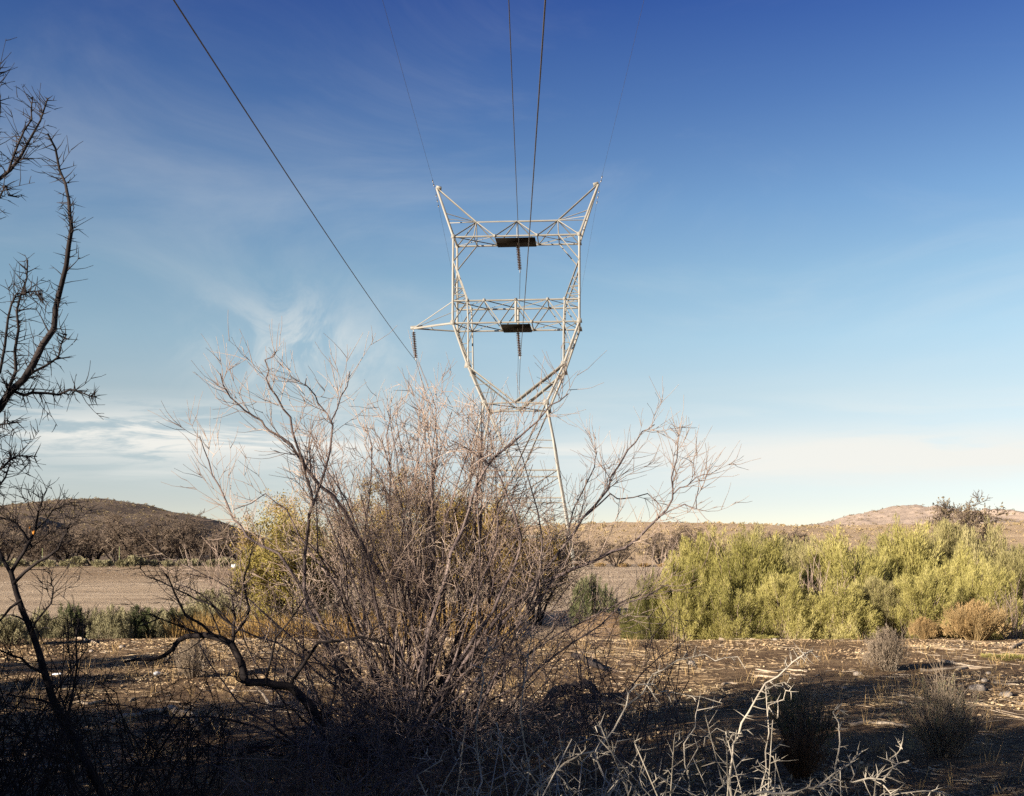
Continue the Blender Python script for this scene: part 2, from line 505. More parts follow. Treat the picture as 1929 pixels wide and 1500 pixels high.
HM_D = hill_material('dark_hillside', (.09, .066, .047), (.145, .107, .076), (.215, .165, .118))
HM_T = hill_material('tan_hillside', (.27, .195, .12), (.39, .285, .18), (.49, .375, .245))
HM_P = hill_material('rocky_peak', (.21, .165, .132), (.31, .245, .197), (.40, .325, .265))
H = {}
H['left'] = hill('hill', [(-700, 1040), (-450, 1000), (-200, 985), (0, 966), (60, 958), (120, 946), (190, 942), (250, 950), (300, 962), (350, 968), (385, 976), (420, 990), (470, 1012), (530, 1032), (620, 1046)],
                 300, 150, 110, HM_D, 'dark scrub-covered rounded hill beyond the bare thicket', .7, fold=.7)
H['leftnear'] = hill('hill', [(-560, 1045), (-300, 985), (-120, 968), (0, 968), (50, 972), (90, 984), (120, 1000), (170, 1025), (230, 1046)],
                     215, 75, 60, HM_D, 'low dark spur in front of the rounded hill', .5, (120, 60), fold=.3)
H['mesa'] = hill('hill', [(560, 1048), (700, 1030), (850, 1005), (1000, 990), (1100, 984), (1180, 982), (1260, 981), (1350, 985), (1420, 988), (1500, 993), (1600, 993), (1720, 988), (1850, 985), (1950, 980), (2100, 972), (2350, 980), (2700, 1046)],
                 240, 125, 120, HM_T, 'low tan scrub-dotted rise beyond the wash', .55, (320, 90), fold=.35)
H['peak'] = hill('hill', [(1380, 1046), (1480, 1004), (1560, 989), (1610, 977), (1650, 966), (1680, 958), (1700, 954), (1725, 957), (1750, 964), (1790, 975), (1830, 973), (1850, 962), (1872, 963), (1900, 974), (1960, 980), (2100, 990), (2300, 1046)],
                 620, 260, 260, HM_P, 'pinkish rocky hill with a pointed top behind the tan rise', 1.3, (260, 80), crag=3.0)


def scrub_mesh(name, Hd, n, size, label, leafn=16, seed=1, mat='scrub'):
    """low scrub spread over a hillside, far too many to count"""
    rng = np.random.default_rng(seed)
    gx, gy, gz, ny, nf = Hd
    r = rng.integers(int(nf * .12), nf + 6, n); c = rng.integers(4, gx.shape[1] - 4, n)
    fr = rng.random((n, 2))
    p0 = np.stack([gx[r, c], gy[r, c], gz[r, c]], 1); p1 = np.stack([gx[r, c + 1], gy[r, c + 1], gz[r, c + 1]], 1)
    rr = np.minimum(r + 1, ny - 1); p2 = np.stack([gx[rr, c], gy[rr, c], gz[rr, c]], 1)
    p = p0 + (p1 - p0) * fr[:, :1] + (p2 - p0) * fr[:, 1:]
    s = rng.uniform(.45, 1.0, n) ** 1.5 * size
    q = rng.normal(size=(n, leafn, 3)); q /= np.linalg.norm(q, axis=2, keepdims=True)
    q[..., 2] = np.abs(q[..., 2])
    pos = p[:, None] + q * s[:, None, None] * rng.uniform(.3, .8, (n, leafn, 1)) * np.array([1, 1, .75])
    d = q + rng.normal(size=q.shape) * .6
    V, Qd = leaves(pos.reshape(-1, 3), d.reshape(-1, 3), np.repeat(s * .9, leafn), np.repeat(s * .5, leafn))
    o = link(name, mesh_from(V, Qd, name), M[mat])
    tag(o, label, None, None, 'stuff')


scrub_mesh('hill_scrub', H['left'], 3600, .52, 'scrub dotting the dark rounded hill', 14, 1)
scrub_mesh('hill_scrub', H['leftnear'], 1200, .5, 'scrub dotting the low dark spur', 14, 2)
M['scrub_tan'] = mat_leaf('tan_scrub', [(.25, (.15, .115, .062)), (.5, (.25, .19, .105)), (.75, (.35, .275, .16))], .12, .15)
scrub_mesh('hill_scrub', H['mesa'], 2600, .55, 'scrub dotting the tan rise', 14, 3, 'scrub_tan')
scrub_mesh('hill_scrub', H['peak'], 1500, 1.1, 'scrub dotting the rocky hill', 9, 4)

# ------------------------------------------------------------------ transmission tower
TY, TCX = 92.5, 974.0
TB = .62
tower = thing('transmission_tower', 'pale steel lattice power pylon with two pointed ears and one side arm', 'pylon',
              ((TCX - CX) / F * TY, TY, TB), math.radians(-4))


def tn(w, y, d, s=1, f=-1):
    """tower node: half width and row read on the front face, depth d of the section; s mirrors, f=-1 front / 1 back / 0 middle"""
    yy = TY - d / 2
    return Vector((s * w * yy / F, f * d / 2, EYE + (HZ - y) * yy / F - TB))


def angle_mesh():
    t = .13
    v = []; q = []
    for (x0, x1, y0, y1) in ((-.5, .5, -t, 0), (-.5, -.5 + t, 0, 1)):
        b = len(v)
        for z in (0, 1): v += [(x0, y0, z), (x1, y0, z), (x1, y1, z), (x0, y1, z)]
        for k in range(4): q.append((b + k, b + (k + 1) % 4, b + 4 + (k + 1) % 4, b + 4 + k))
        q += [(b + 3, b + 2, b + 1, b), (b + 4, b + 5, b + 6, b + 7)]
    return mesh_from(v, q, 'angle_bar')


ANG = angle_mesh(); ANG.materials.append(M['steel'])
_fb = [(x, y, z) for z in (0, 1) for x, y in ((-.5, -.13), (.5, -.13), (.5, 0), (-.5, 0))]
FLAT = mesh_from(_fb, [(0, 1, 5, 4), (1, 2, 6, 5), (2, 3, 7, 6), (3, 0, 4, 7), (3, 2, 1, 0), (4, 5, 6, 7)], 'flat_bar'); FLAT.materials.append(M['steel'])


def bar(name, a, b, w, flip=1, face=(0, -1, 0)):
    z = (b - a); L = z.length
    if L < 1e-4: return
    z = z / L
    if tuple(face) == (0, -1, 0) and abs(z.x) > .2 and abs(z.z) > .15 and 'leg' not in name and 'chord' not in name and 'arm' not in name:
        pd = Vector((z.z, 0, -z.x)); pd = pd if pd.z < 0 else -pd      # flat bracing tilted down-slope for its shading: one lean dark, the other sunlit
        face = Vector((0, -.62, 0)) + .78 * pd.normalized()
    fy = Vector(face); y = fy - z * fy.dot(z)
    if y.length < .1: y = Vector((1, 0, 0)) - z * z.x
    y.normalize(); y = -y
    x = y.cross(z) * flip
    if not isinstance(face, tuple):
        w *= 1.45
        if x.y > 0: x = -x
    o = link(name, ANG if isinstance(face, tuple) else FLAT, None, tower)
    m = Matrix((( x.x * w, y.x * w, z.x * L, a.x), (x.y * w, y.y * w, z.y * L, a.y), (x.z * w, y.z * w, z.z * L, a.z), (0, 0, 0, 1)))
    o.matrix_local = m
    return o


GUS = mesh_from([(-.5, -.03, -.3), (.5, -.03, -.3), (.5, .03, -.3), (-.5, .03, -.3), (-.35, -.03, .5), (.35, -.03, .5), (.35, .03, .5), (-.35, .03, .5)], [(0, 1, 5, 4), (1, 2, 6, 5), (2, 3, 7, 6), (3, 0, 4, 7), (3, 2, 1, 0), (4, 5, 6, 7)], 'gusset'); GUS.materials.append(M['steel'])
LEG, CH, BR, TH = .19, .12, .08, .055
DU, DL, DM, DW, DB = 2.8, 3.4, 4.2, 5.2, 10.6
for s in (-1, 1):
    tip = tn(153, 350, 0, s, 0)
    T0 = tn(77, 417, 0, s, 0)
    M0 = tn(0, 417, 0, 1, 0)
    bar('top_chord', T0, M0, CH)
    bar('ear_strut', tip, T0, CH, s)
    bar('top_bracket', tip, tip + Vector((-s * .45, 0, -.12)), .3, s)
    for f in (-1, 1):
        A = tn(119, 444, DU, s, f); Aa = tn(80, 444, DU, s, f); Ab = tn(40, 444, DU, s, f); Az = tn(0, 444, DU, 1, f)
        bar('ear_leg', A, tip, .19, s)
        for t in (.48, .36) if f < 0 else (.40,):
            e = A.lerp(tip, t)
            bar('ear_brace', T0, e, TH if f < 0 else BR, s)
        bar('bottom_chord', A, Az, CH, s)
        bar('truss_diagonal', T0, A, BR, s); bar('truss_diagonal', T0, Ab, BR, -s)
        bar('truss_diagonal', M0, Ab, BR, s); bar('truss_vertical', T0, Aa, BR)
        # column
        P1 = tn(119, 490, DU + .15, s, f); P2 = tn(119.5, 565, DL - .1, s, f); P3 = tn(119.5, 607, DL, s, f)
        bar('column_post', A, P2, LEG, s); bar('column_post', P2, P3, LEG, s)
        bar('knee_brace', Aa, P1, BR, s)
        I1 = tn(92, 565, DL - .1, s, f); I2 = tn(90, 607, DL, s, f); I3 = tn(90, 688, DM, s, f)
        bar('inner_post', P1, I1, CH, s); bar('inner_post', I1, I2, CH * 1.15, s); bar('inner_post', I2, I3, CH * 1.15, s)
        for k, (ta, tb) in enumerate(((.45, .46), (.66, .68), (.84, .85))):
            a0 = A.lerp(P2, .38 + .62 * ta); b0 = P1.lerp(I1, tb)
            bar('lattice_bar', a0, b0, TH, s)
            a1 = A.lerp(P2, min(1, .38 + .62 * (ta + .19))); bar('lattice_bar', b0, a1, TH, s)
        bar('truss_diagonal', P3, I1, BR, s)
        # lower truss
        Ta = tn(60, 565, DL - .1, s, f); Tz = tn(0, 565, DL - .1, 1, f)
        Ba = tn(30, 607, DL, s, f); Bz = tn(0, 607, DL, 1, f)
        bar('top_chord', P2, Tz, CH, s); bar('bottom_chord', P3, Bz, CH, s)
        bar('truss_diagonal', I2, Ta, BR, s); bar('truss_diagonal', Ta, Ba, BR, s); bar('truss_diagonal', Ba, Tz, BR, s)
        # hips and waist
        O3 = tn(90.5, 688, DM, s, f); W = tn(58.5, 760, DW, s, f); Wz = tn(0, 758, DW, 1, f)
        bar('hip_leg', P3, O3, LEG, s); bar('hip_leg', O3, W, LEG, s)
        bar('hip_diagonal', O3, Wz, .24 if s > 0 else CH, s)
        bar('waist_beam', W, Wz, CH, s)
        for t in (.5,):
            a0 = P3.lerp(O3, t); b0 = I2.lerp(I3, t * .95)
            bar('lattice_bar', a0, b0, TH, s); bar('lattice_bar', I2, a0, TH, s); bar('lattice_bar', a0, I2.lerp(I3, .8), TH, s)
        a0 = O3.lerp(W, .5); b0 = O3.lerp(Wz, .48)
        bar('lattice_bar', a0, b0, TH, s); bar('lattice_bar', b0, W, TH, s)
        for g, k in ((A, .42), (P3, .5), (O3, .6), (W, .6), (I1, .34), (Ba, .3), (Ta, .3), (Tz, .3), (Ab, .28)):
            gp_ = link('gusset_plate', GUS, None, tower); gp_.location = g + Vector((0, -.03 if f < 0 else .03, 0)); gp_.scale = (k, .5, k)
        # body
        prev = W
        lv = [(760, 58.5, DW), (830, 73, 6.4), (886, 82, 7.4), (938, 92, 8.4), (1010, 105, 9.6), (1063, 115, DB)]
        for k in range(1, len(lv)):
            y1, w1, d1 = lv[k]; y0, w0, d0 = lv[k - 1]
            n0 = tn(w0, y0, d0, s, f); n1 = tn(w1, y1, d1, s, f); z1 = tn(0, y1, d1, 1, f); z0 = tn(0, y0, d0, 1, f)
            if k == len(lv) - 1:
                n1.z = 0.02; z1.z = 0.02
            bar('body_leg', n0, n1, LEG, s)
            if k < len(lv) - 1 and k != 1: bar('body_beam', n1, z1, CH, s)
            m1 = tn(-w1, y1, d1, s, f)
            if k == 1: pass
            elif k == 2: bar('body_diagonal', W, tn(0, 886, 7.4, 1, f), CH, s); bar('lattice_bar', tn(73, 830, 6.4, s, f), W.lerp(tn(0, 886, 7.4, 1, f), .55), BR, s)
            elif k == 3: bar('body_diagonal', n0, z1, BR, s)
            elif k == 4: bar('body_diagonal', z0, n1, BR, s)
            else: bar('body_diagonal', n0, z1, BR, s)
    # members joining front and back faces
    for (w, y, d) in ((119, 444, DU), (80, 444, DU), (40, 444, DU), (119.5, 565, DL - .1), (60, 565, DL - .1), (119.5, 607, DL), (90, 607, DL), (30, 607, DL), (90.5, 688, DM), (58.5, 760, DW), (82, 886, 7.4), (92, 938, 8.4)):
        bar('cross_tie', tn(w, y, d, s, -1), tn(w, y, d, s, 1), BR, s, (0, 0, -1))
    for (w0, y0, d0, w1, y1, d1) in ((119, 444, DU, 40, 444, DU), (119.5, 607, DL, 90, 607, DL), (90, 607, DL, 30, 607, DL), (119.5, 565, DL - .1, 60, 565, DL - .1), (60, 565, DL - .1, 0, 565, DL - .1), (58.5, 760, DW, -58.5, 760, DW), (119, 500, DU, 119.5, 565, DL), (119.5, 607, DL, 90.5, 688, DM), (90.5, 688, DM, 58.5, 760, DW), (58.5, 760, DW, 82, 886, 7.4), (82, 886, 7.4, 105, 1010, 9.6)):
        bar('plan_brace', tn(w0, y0, d0, s, -1), tn(w1, y1, d1, s, 1), TH, s, (s, 0, -.4))
        bar('plan_brace', tn(w0, y0, d0, s, 1), tn(w1, y1, d1, s, -1), TH, s, (s, 0, -.4))
for f in (-1, 1): bar('truss_vertical', tn(0, 565, DL - .1, 1, f), tn(0, 607, DL, 1, f), .2)
bar('truss_vertical', tn(0, 417, 0, 1, 0), tn(0, 444, DU, 1, 0), BR)
# side arm (one side only)
ARM = tn(197, 616, 0, -1, 0)
for f in (-1, 1):
    lo = tn(119.5, 607, DL, -1, f); hi = tn(119.5, 566, DL - .1, -1, f)
    bar('arm_chord', ARM, lo, .18 if f < 0 else .13); bar('arm_tie', ARM, hi, BR if f < 0 else TH)
bar('arm_brace', ARM.lerp(tn(119.5, 607, DL, -1, -1), .45), ARM.lerp(tn(119.5, 607, DL, -1, 1), .45), TH)
bar('arm_tip', ARM + Vector((-.25, 0, .05)), ARM + Vector((.8, 0, .1)), .32)


def box_mesh(name, a, b, bev=0.0):
    x0, y0, z0 = a; x1, y1, z1 = b
    v = [(x, y, z) for z in (z0, z1) for x, y in ((x0, y0), (x1, y0), (x1, y1), (x0, y1))]
    q = [(3, 2, 1, 0), (4, 5, 6, 7), (0, 1, 5, 4), (1, 2, 6, 5), (2, 3, 7, 6), (3, 0, 4, 7)]
    return mesh_from(v, q, name)


for (w0, w1, y, d) in ((-39, 36, 444, DU), (-28, 27, 607, DL)):
    a = tn(w0, y, d, 1, -1); b = tn(w1, y, d, 1, 1)
    o = link('guard_plate', box_mesh('guard_plate', (a.x, a.y + .05, a.z - .19), (b.x, b.y - .05, a.z - .15)), M['plate'], tower)
    tag(o, 'dark flat plate closing the underside of a cross truss')
for s in (-1, 1):
    for f in (-1, 1):
        p = tn(115, 1063, DB, s, f)
        link('footing', box_mesh('footing', (p.x - .45, p.y - .45, -.5), (p.x + .45, p.y + .45, .05)), M['rock'], tower)
TM = Matrix.Translation(tower.location) @ Matrix.Rotation(math.radians(-4), 4, 'Z')


def lathe(prof, n=10, name='lathe'):
    v = []; q = []
    for r, z in prof:
        for k in range(n):
            a = 2 * math.pi * k / n
            v.append((r * math.cos(a), r * math.sin(a), z))
    for i in range(len(prof) - 1):
        for k in range(n): q.append((i * n + k, i * n + (k + 1) % n, (i + 1) * n + (k + 1) % n, (i + 1) * n + k))
    return mesh_from(v, q, name, True)


DISC = lathe([(.0, .075), (.05, .075), (.055, .03), (.15, .0), (.185, -.03), (.175, -.04), (.05, -.02), (.03, -.075), (0, -.075)], 10, 'insulator_disc')
DISC.materials.append(M['insulator'])


def insulator(top, length, label, lean=(0, 0)):
    n = 15
    t = thing('insulator_string', label, 'insulator', top, 0, 'insulator strings of the pylon')
    t.rotation_euler = (lean[0], lean[1], 0)
    rod = Tubes(5); rod.add([(0, 0, .12), (0, 0, -.2)], [.035, .035]); link('hanger', rod.mesh('hanger'), M['fitting'], t)
    for k in range(n):
        o = link('insulator_disc', DISC, None, t); o.location = (0, 0, -.25 - k * (length - .45) / n)
    rod = Tubes(5); rod.add([(0, 0, -length + .28), (0, 0, -length)], [.03, .045]); link('clamp', rod.mesh('clamp'), M['fitting'], t)
    bpy.context.view_layer.update()
    return t.matrix_world @ Vector((0, 0, -length))


up_top = TM @ (tn(0, 444, DU, 1, 0) + Vector((0.05, 0, -.22)))
lo_top = TM @ (tn(0, 607, DL, 1, 0) + Vector((0.05, 0, -.22)))
arm_top = TM @ (ARM + Vector((0, 0, -.12)))
B_up = insulator(up_top, 2.6, 'brown insulator string hanging under the upper truss of the pylon', (0, -.085))
B_lo = insulator(lo_top, 2.65, 'brown insulator string hanging under the lower truss of the pylon', (0, -.085))
B_arm = insulator(arm_top, 2.75, 'brown insulator string hanging from the side arm of the pylon', (0, -.085))


def span_wire(p, dxn, sag, L, r, label, name='power_line', dxf=None):
    t = Tubes(6)
    pts = []
    for s in np.concatenate([np.linspace(-L, -10, 45), np.linspace(-9, 9, 13), np.linspace(10, L, 45)]):
        q = abs(s) / L
        dz = -4 * sag * q * (1 - q)
        pts.append((p.x - s * (dxn if s > 0 else (dxf if dxf is not None else dxn)), p.y - s, p.z + dz))
    t.add(pts, [r] * len(pts))
    o = link(name, t.mesh(name), M['wire'])
    tag(o, label, 'cable', 'cables strung over the pylon')
    return o


span_wire(B_arm, -.0107, 6.2, 300, .021, 'black cable carried by the insulator on the side arm')
span_wire(B_lo, -.0007, 6.2, 300, .021, 'black cable carried by the insulator under the lower truss')
span_wire(B_up, .0159, 6.2, 300, .021, 'black cable carried by the insulator under the upper truss', dxf=.0)
eL = TM @ (tn(153, 350, 0, -1, 0) + Vector((-.12, 0, -.05))); eR = TM @ (tn(153, 350, 0, 1, 0) + Vector((.12, 0, -.05)))
span_wire(eL, .009, 4.5, 300, .0095, 'thin earth wire clamped to the ear above the side arm', 'earth_wire')
span_wire(eR, .012, 4.5, 300, .0075, 'thin earth wire clamped to the ear away from the side arm', 'earth_wire')
dm = Tubes(6)
dm.add([(0, -.22, -.1), (0, -.1, -.1), (0, -.099, -.1), (0, .1, -.1), (0, .101, -.1), (0, .22, -.1)], [.05, .05, .012, .012, .05, .05])
dm.add([(0, 0, 0.01), (0, 0, -.1)], [.03, .03])
DMP = dm.mesh('damper'); DMP.materials.append(M['fitting'])
for e, nm in ((eL, 'earth wire above the side arm'), (eR, 'earth wire on the armless side')):
    for dy in (-2.4, -1.3, 1.4, 2.6, 3.8):
        q = abs(dy) / 300
        o = link('wire_damper', DMP)
        o.location = (e.x - (-dy) * (.009 if e is eL else .012), e.y + dy, e.z - 4 * 4.5 * q * (1 - q))
        tag(o, 'small dumbbell damper clipped to the ' + nm, 'damper', 'dampers on the ' + nm)

# ------------------------------------------------------------------ vegetation generators (meshes are built round a base at the origin)
def plume_shrub(Hh, Rr, n, needles, nl=(.05, .1), nw=.014, seed=0, lean=.45, low=.15, spread=.07, flat=.55, stemr=.008, plen=(.25, .45), stems=True):
    """bush of upright leafy sprays on many thin stems -> (stem mesh, foliage mesh)"""
    global RNG
    keep = RNG; RNG = np.random.default_rng(seed)
    tb = Tubes(3)
    PP = []; DD = []
    # a few lobes make the outline uneven
    lob = [(RNG.uniform(0, 2 * np.pi), RNG.uniform(.25, .8), RNG.uniform(.72, 1.05)) for _ in range(7)]
    for k in range(n):
        a, q, hh = lob[RNG.integers(len(lob))]
        c = np.array([math.cos(a) * q, math.sin(a) * q]) + RNG.normal(size=2) * .28
        rr = np.linalg.norm(c)
        if rr > 1: c /= rr; rr = 1.0
        top = Hh * hh * (1 - flat * rr ** 2.2) * (RNG.uniform(low, 1) ** .55)
        ax = nrm(np.array([c[0] * lean, c[1] * lean, 1.0]) + RNG.normal(size=3) * .13)
        L = Hh * RNG.uniform(*plen)
        tip = np.array([c[0] * Rr, c[1] * Rr, max(top, .12 * Hh)])
        st = tip - ax * L
        if st[2] < .02: st[2] = .02
        if stems:
            b = np.array([c[0] * Rr * .22 + RNG.normal() * .05, c[1] * Rr * .22 + RNG.normal() * .05, -.03])
            mid = (b + st) / 2 + np.array([c[0], c[1], 0]) * Rr * .10 + RNG.normal(size=3) * .04
            tb.add([b, mid, st, (st + tip) / 2, tip], [stemr, stemr * .8, stemr * .6, stemr * .45, stemr * .2])
        t = RNG.random(needles) ** .8
        off = RNG.normal(size=(needles, 3)) * spread * Hh * (1.15 - .85 * t)[:, None]
        PP.append(st + (tip - st) * t[:, None] + off)
        DD.append(ax * .9 + off / (spread * Hh) * .22 + RNG.normal(size=(needles, 3)) * .22)
    PP = np.concatenate(PP); DD = np.concatenate(DD)
    ok = PP[:, 2] > .01
    PP, DD = PP[ok], DD[ok]
    V, Q = leaves(PP, DD, RNG.uniform(*nl, len(PP)), nw)
    fol = mesh_from(V, Q, 'foliage')
    st = tb.mesh('stems') if stems else None
    RNG = keep
    return st, fol


def strand_shrub(Hh, Rr, n, seed=0, r=.005, seg=4, twigs=4, upright=.8, droop=0.0):
    """dry bush of many thin branching strands -> mesh"""
    global RNG
    keep = RNG; RNG = np.random.default_rng(seed)
    tb = Tubes(3)
    for k in range(n):
        a = RNG.uniform(0, 2 * np.pi); q = RNG.random() ** .6
        d = nrm(np.array([math.cos(a) * q * Rr, math.sin(a) * q * Rr, Hh * upright]))
        L = Hh * RNG.uniform(.55, 1.05) * (1 - .25 * q) if Rr < Hh else math.hypot(Hh * (1 - .35 * q), Rr * q) * RNG.uniform(.75, 1)
        p = np.array([math.cos(a) * q * .2 * Rr, math.sin(a) * q * .2 * Rr, -.02])
        b, rb = branch(p, d, L, r, seg, .14, .06, .3)
        tb.add(b, rb)
        for j in range(twigs):
            t = RNG.uniform(.3, .98)
            pp, dd = along(b, t)
            bb, r2 = branch(pp, side(dd, RNG.uniform(.25, .7)), L * RNG.uniform(.1, .28), r * .6, 2, .15, .15, .3)
            tb.add(bb, r2)
    m = tb.mesh('stems'); RNG = keep
    return m


def bare_tree(Hh, Rr, seed, stems=5, r=.07, twigs=(10, 14), depth=2, rmin=.012, sides=4, up=.06, kids=(4, 6), lift=1.0):
    """leafless spreading tree -> (trunk mesh, twig mesh, list of branch points)"""
    global RNG
    keep = RNG; RNG = np.random.default_rng(seed)
    tb = Tubes(5); tw = Tubes(3)
    ends = []
    for k in range(stems):
        a = 2 * np.pi * (k + RNG.uniform(-.3, .3)) / stems
        q = RNG.uniform(.3, 1.0)
        d = np.array([math.cos(a) * Rr * q, math.sin(a) * Rr * q, Hh * .8 * lift])
        L = np.linalg.norm(d) * RNG.uniform(.75, 1.0)
        b, rb = branch((math.cos(a) * r * 1.5, math.sin(a) * r * 1.5, -.1), d, L, r * RNG.uniform(.7, 1.1), 7, .28, up, .2)
        tb.add(b, rb)
        clothe(tb, b, rb, int(RNG.integers(*twigs)), (L * .25, L * .5), (.45, 1.1), .22, depth, up * .6, .28, .5, None, kids, rmin)
    keepc = tb.c
    tb2 = Tubes(5); tb2.c = [c for c in keepc if c[1][0] > rmin * 1.6]
    tw.c = [c for c in keepc if c[1][0] <= rmin * 1.6]
    pts = np.concatenate([np.array(c[0]) for c in tw.c]) if tw.c else np.zeros((0, 3))
    RNG = keep
    return tb2.mesh('trunk'), (tw.mesh('twigs') if tw.c else None), pts


def leaf_mesh(pts, n, L, W, spread, seed, name='crown', zmin=.1):
    global RNG
    keep = RNG; RNG = np.random.default_rng(seed)
    i = RNG.integers(0, len(pts), n)
    p = pts[i] + RNG.normal(size=(n, 3)) * spread
    p = p[p[:, 2] > zmin]
    V, Q = leaves(p, RNG.normal(size=(len(p), 3)) + np.array([0, 0, .1]), RNG.uniform(L * .6, L * 1.2, len(p)), W)
    RNG = keep
    return mesh_from(V, Q, name)


# ------------------------------------------------------------------ green broom bushes on the right
BROOM = []
for k in range(4):
    st, fo = plume_shrub(2.0, 1.05, 270, 230, (.05, .11), .009, 100 + k, lean=.6, low=.1, flat=.5, spread=.04, plen=(.16, .40))
    BROOM.append((st, fo))
_bi = 0


def broom(x, ybase_Y, top, w, mat, label, name='broom_bush', k=None, rz=None, group='broom bushes along the wash edge', stem='twig_pale'):
    """x: column, Y: distance of the base, top: row of the bush's top, w: width in photo pixels"""
    global _bi
    Y = ybase_Y
    X = (x - CX) / F * Y
    z = zg(X, Y)
    h = (EYE + (HZ - top) / F * Y - z) * 1.1
    rad = w / 2 / F * Y
    st, fo = BROOM[_bi % 4 if k is None else k]
    t = thing(name, label, 'bush', (X, Y, z), R_.uniform(0, 6.28) if rz is None else rz, group, (rad / 1.0, rad / 1.0, h / 1.95))
    _bi += 1
    for pn, me, m in (('stems', st, M[stem]), ('foliage', fo, M[mat])):
        link(pn, me, m, t)
    return t


broom(1228, 22.6, 1085, 110, 'broom_dark', 'small dark green broom bush beside the earth mound')
broom(1283, 22.4, 1068, 130, 'broom', 'green broom bush second from the earth mound')
broom(1330, 25.5, 1016, 170, 'broom', 'yellow-green broom bush rising behind the small dark broom bush')
broom(1405, 24.5, 1003, 215, 'broom', 'broad yellow-green broom bush with a rounded top')
broom(1372, 22.2, 1100, 150, 'broom', 'low yellow-green broom bush in front of the broad rounded one')
broom(1478, 22.4, 1095, 150, 'broom', 'upright yellow-green broom bush with pale straw stems at its foot')
broom(1515, 26.8, 1032, 150, 'broom_olive', 'greyish gap-toothed broom bush between two taller green ones')
broom(1570, 22.3, 1092, 160, 'broom', 'low green broom bush behind the small green grass tuft')
broom(1608, 25.0, 1012, 220, 'broom', 'tall rounded yellow-green broom bush with a shaded flank')
broom(1655, 22.6, 1100, 140, 'broom_olive', 'low olive broom bush behind the dry grey shrub')
broom(1727, 22.4, 1083, 150, 'broom', 'bright green broom bush behind the small straw bush')
broom(1705, 27.5, 985, 200, 'broom', 'tallest yellow-green broom bush with a pointed top')
broom(1790, 25.4, 1040, 170, 'broom', 'green broom bush between the tall pointed one and the olive thicket')
broom(1795, 29.0, 1002, 190, 'broom_olive', 'olive broom bush standing in front of the lone far tree')
broom(1862, 23.4, 1068, 130, 'broom', 'small vivid green broom bush behind the golden dome')
broom(1868, 27.0, 990, 190, 'broom_olive', 'tall olive broom bush with cream tips beside the lone far tree')
broom(1940, 25.0, 1008, 180, 'broom_olive', 'olive broom bush with grey bare stems at the thicket end')
broom(2040, 25.5, 1000, 210, 'broom', 'yellow-green broom bush past the thicket end')
broom(1450, 29.5, 1012, 200, 'broom_olive', 'olive broom bush in the back row of the thicket')
broom(1660, 30.5, 1005, 220, 'broom_olive', 'olive broom bush behind the tall rounded one')

# dead grey stems inside the thicket
ds = strand_shrub(1.5, .8, 60, 71, .008, 4, 5)
for x, Y, top, lab in ((1532, 24.0, 1040, 'dead grey stems showing between two green broom bushes'), (1915, 22.6, 1085, 'dead grey stems beside the golden dome bush'), (1285, 27.5, 1020, 'dead grey stems behind the small dark broom bush')):
    X = (x - CX) / F * Y; z = zg(X, Y); h = EYE + (HZ - top) / F * Y - z
    place([('stems', ds, M['twig_pale'])], 'dead_bush', lab, 'bush', (X, Y, z), R_.uniform(0, 6), (h / 1.5,) * 3, 'dead bushes in the thicket')

# dense dome, straw bush
dome_s = strand_shrub(.62, .68, 420, 81, .0045, 4, 7, .75)
_, dome_f = plume_shrub(.62, .66, 230, 60, (.03, .06), .010, 82, .9, .45, .05, .45, plen=(.2, .3), stems=False)
p = Gp(1838, 1206)
place([('stems', dome_s, M['straw']), ('foliage', dome_f, M['straw'])], 'dome_bush', 'golden dome-shaped bush in front of the green thicket', 'bush', p, .3, (.98, .98, 1.28))
p = Gp(1741, 1204)
place([('stems', dome_s, M['straw']), ('foliage', dome_f, M['straw'])], 'straw_bush', 'small straw-coloured bush beside the golden dome', 'bush', p, 2.1, (.45, .45, .72))
# grey shrubs on the near ground
_, gs_t = plume_shrub(.75, .46, 60, 40, (.02, .05), .007, 93, .5, .4, .035, .35, plen=(.3, .5), stems=False)
gs_w = strand_shrub(.78, .52, 170, 96, .004, 5, 8, .8)
gs_s = strand_shrub(.75, .42, 190, 91, .0045, 4, 6, .9)
_, gs_f = plume_shrub(.75, .40, 120, 55, (.02, .045), .008, 92, .35, .35, .04, .5, plen=(.25, .4), stems=False)
p = Gp(1672, 1262)
place([('stems', gs_s, M['drygrey']), ('foliage', gs_f, M['drygrey'])], 'dry_shrub', 'dry pale grey shrub with upright stems in front of the thicket', 'shrub', p, 0, (.95, .95, .95))
p = Gp(1778, 1425)
place([('stems', gs_w, M['drygrey']), ('foliage', gs_t, M['sage'])], 'sage_shrub', 'shaded grey-green sage shrub beside the lone pale log', 'shrub', p, 1.2, (1.0, 1.0, .95))
p = Gp(1515, 1420)
place([('stems', gs_w, M['drygrey']), ('foliage', gs_t, M['sage_green'])], 'sage_shrub', 'shaded dark sage shrub behind the thorny branches', 'shrub', p, 2.7, (.8, .8, .9))
p = Gp(1508, 1470)
place([('stems', gs_w, M['rust']), ('foliage', gs_t, M['rust'])], 'rust_shrub', 'rust-brown dry shrub at the foot of the dark sage', 'shrub', p, 4.0, (.55, .55, .55))
p = Gp(362, 1275)
place([('stems', gs_s, M['drygrey']), ('foliage', gs_f, M['drygrey'])], 'dry_shrub', 'small brown dry shrub under the black arching branch', 'shrub', p, 4.4, (.8, .8, .8))
p = Gp(1560, 1204)
_, tuft = plume_shrub(.3, .5, 80, 40, (.06, .14), .008, 95, .5, .3, .05, .3, stems=False)
place([('blades', tuft, M['broom'])], 'grass_tuft', 'small bright green grass tuft at the foot of the broom', 'grass', Gp(1430, 1203), 0, (.9, .5, .35))
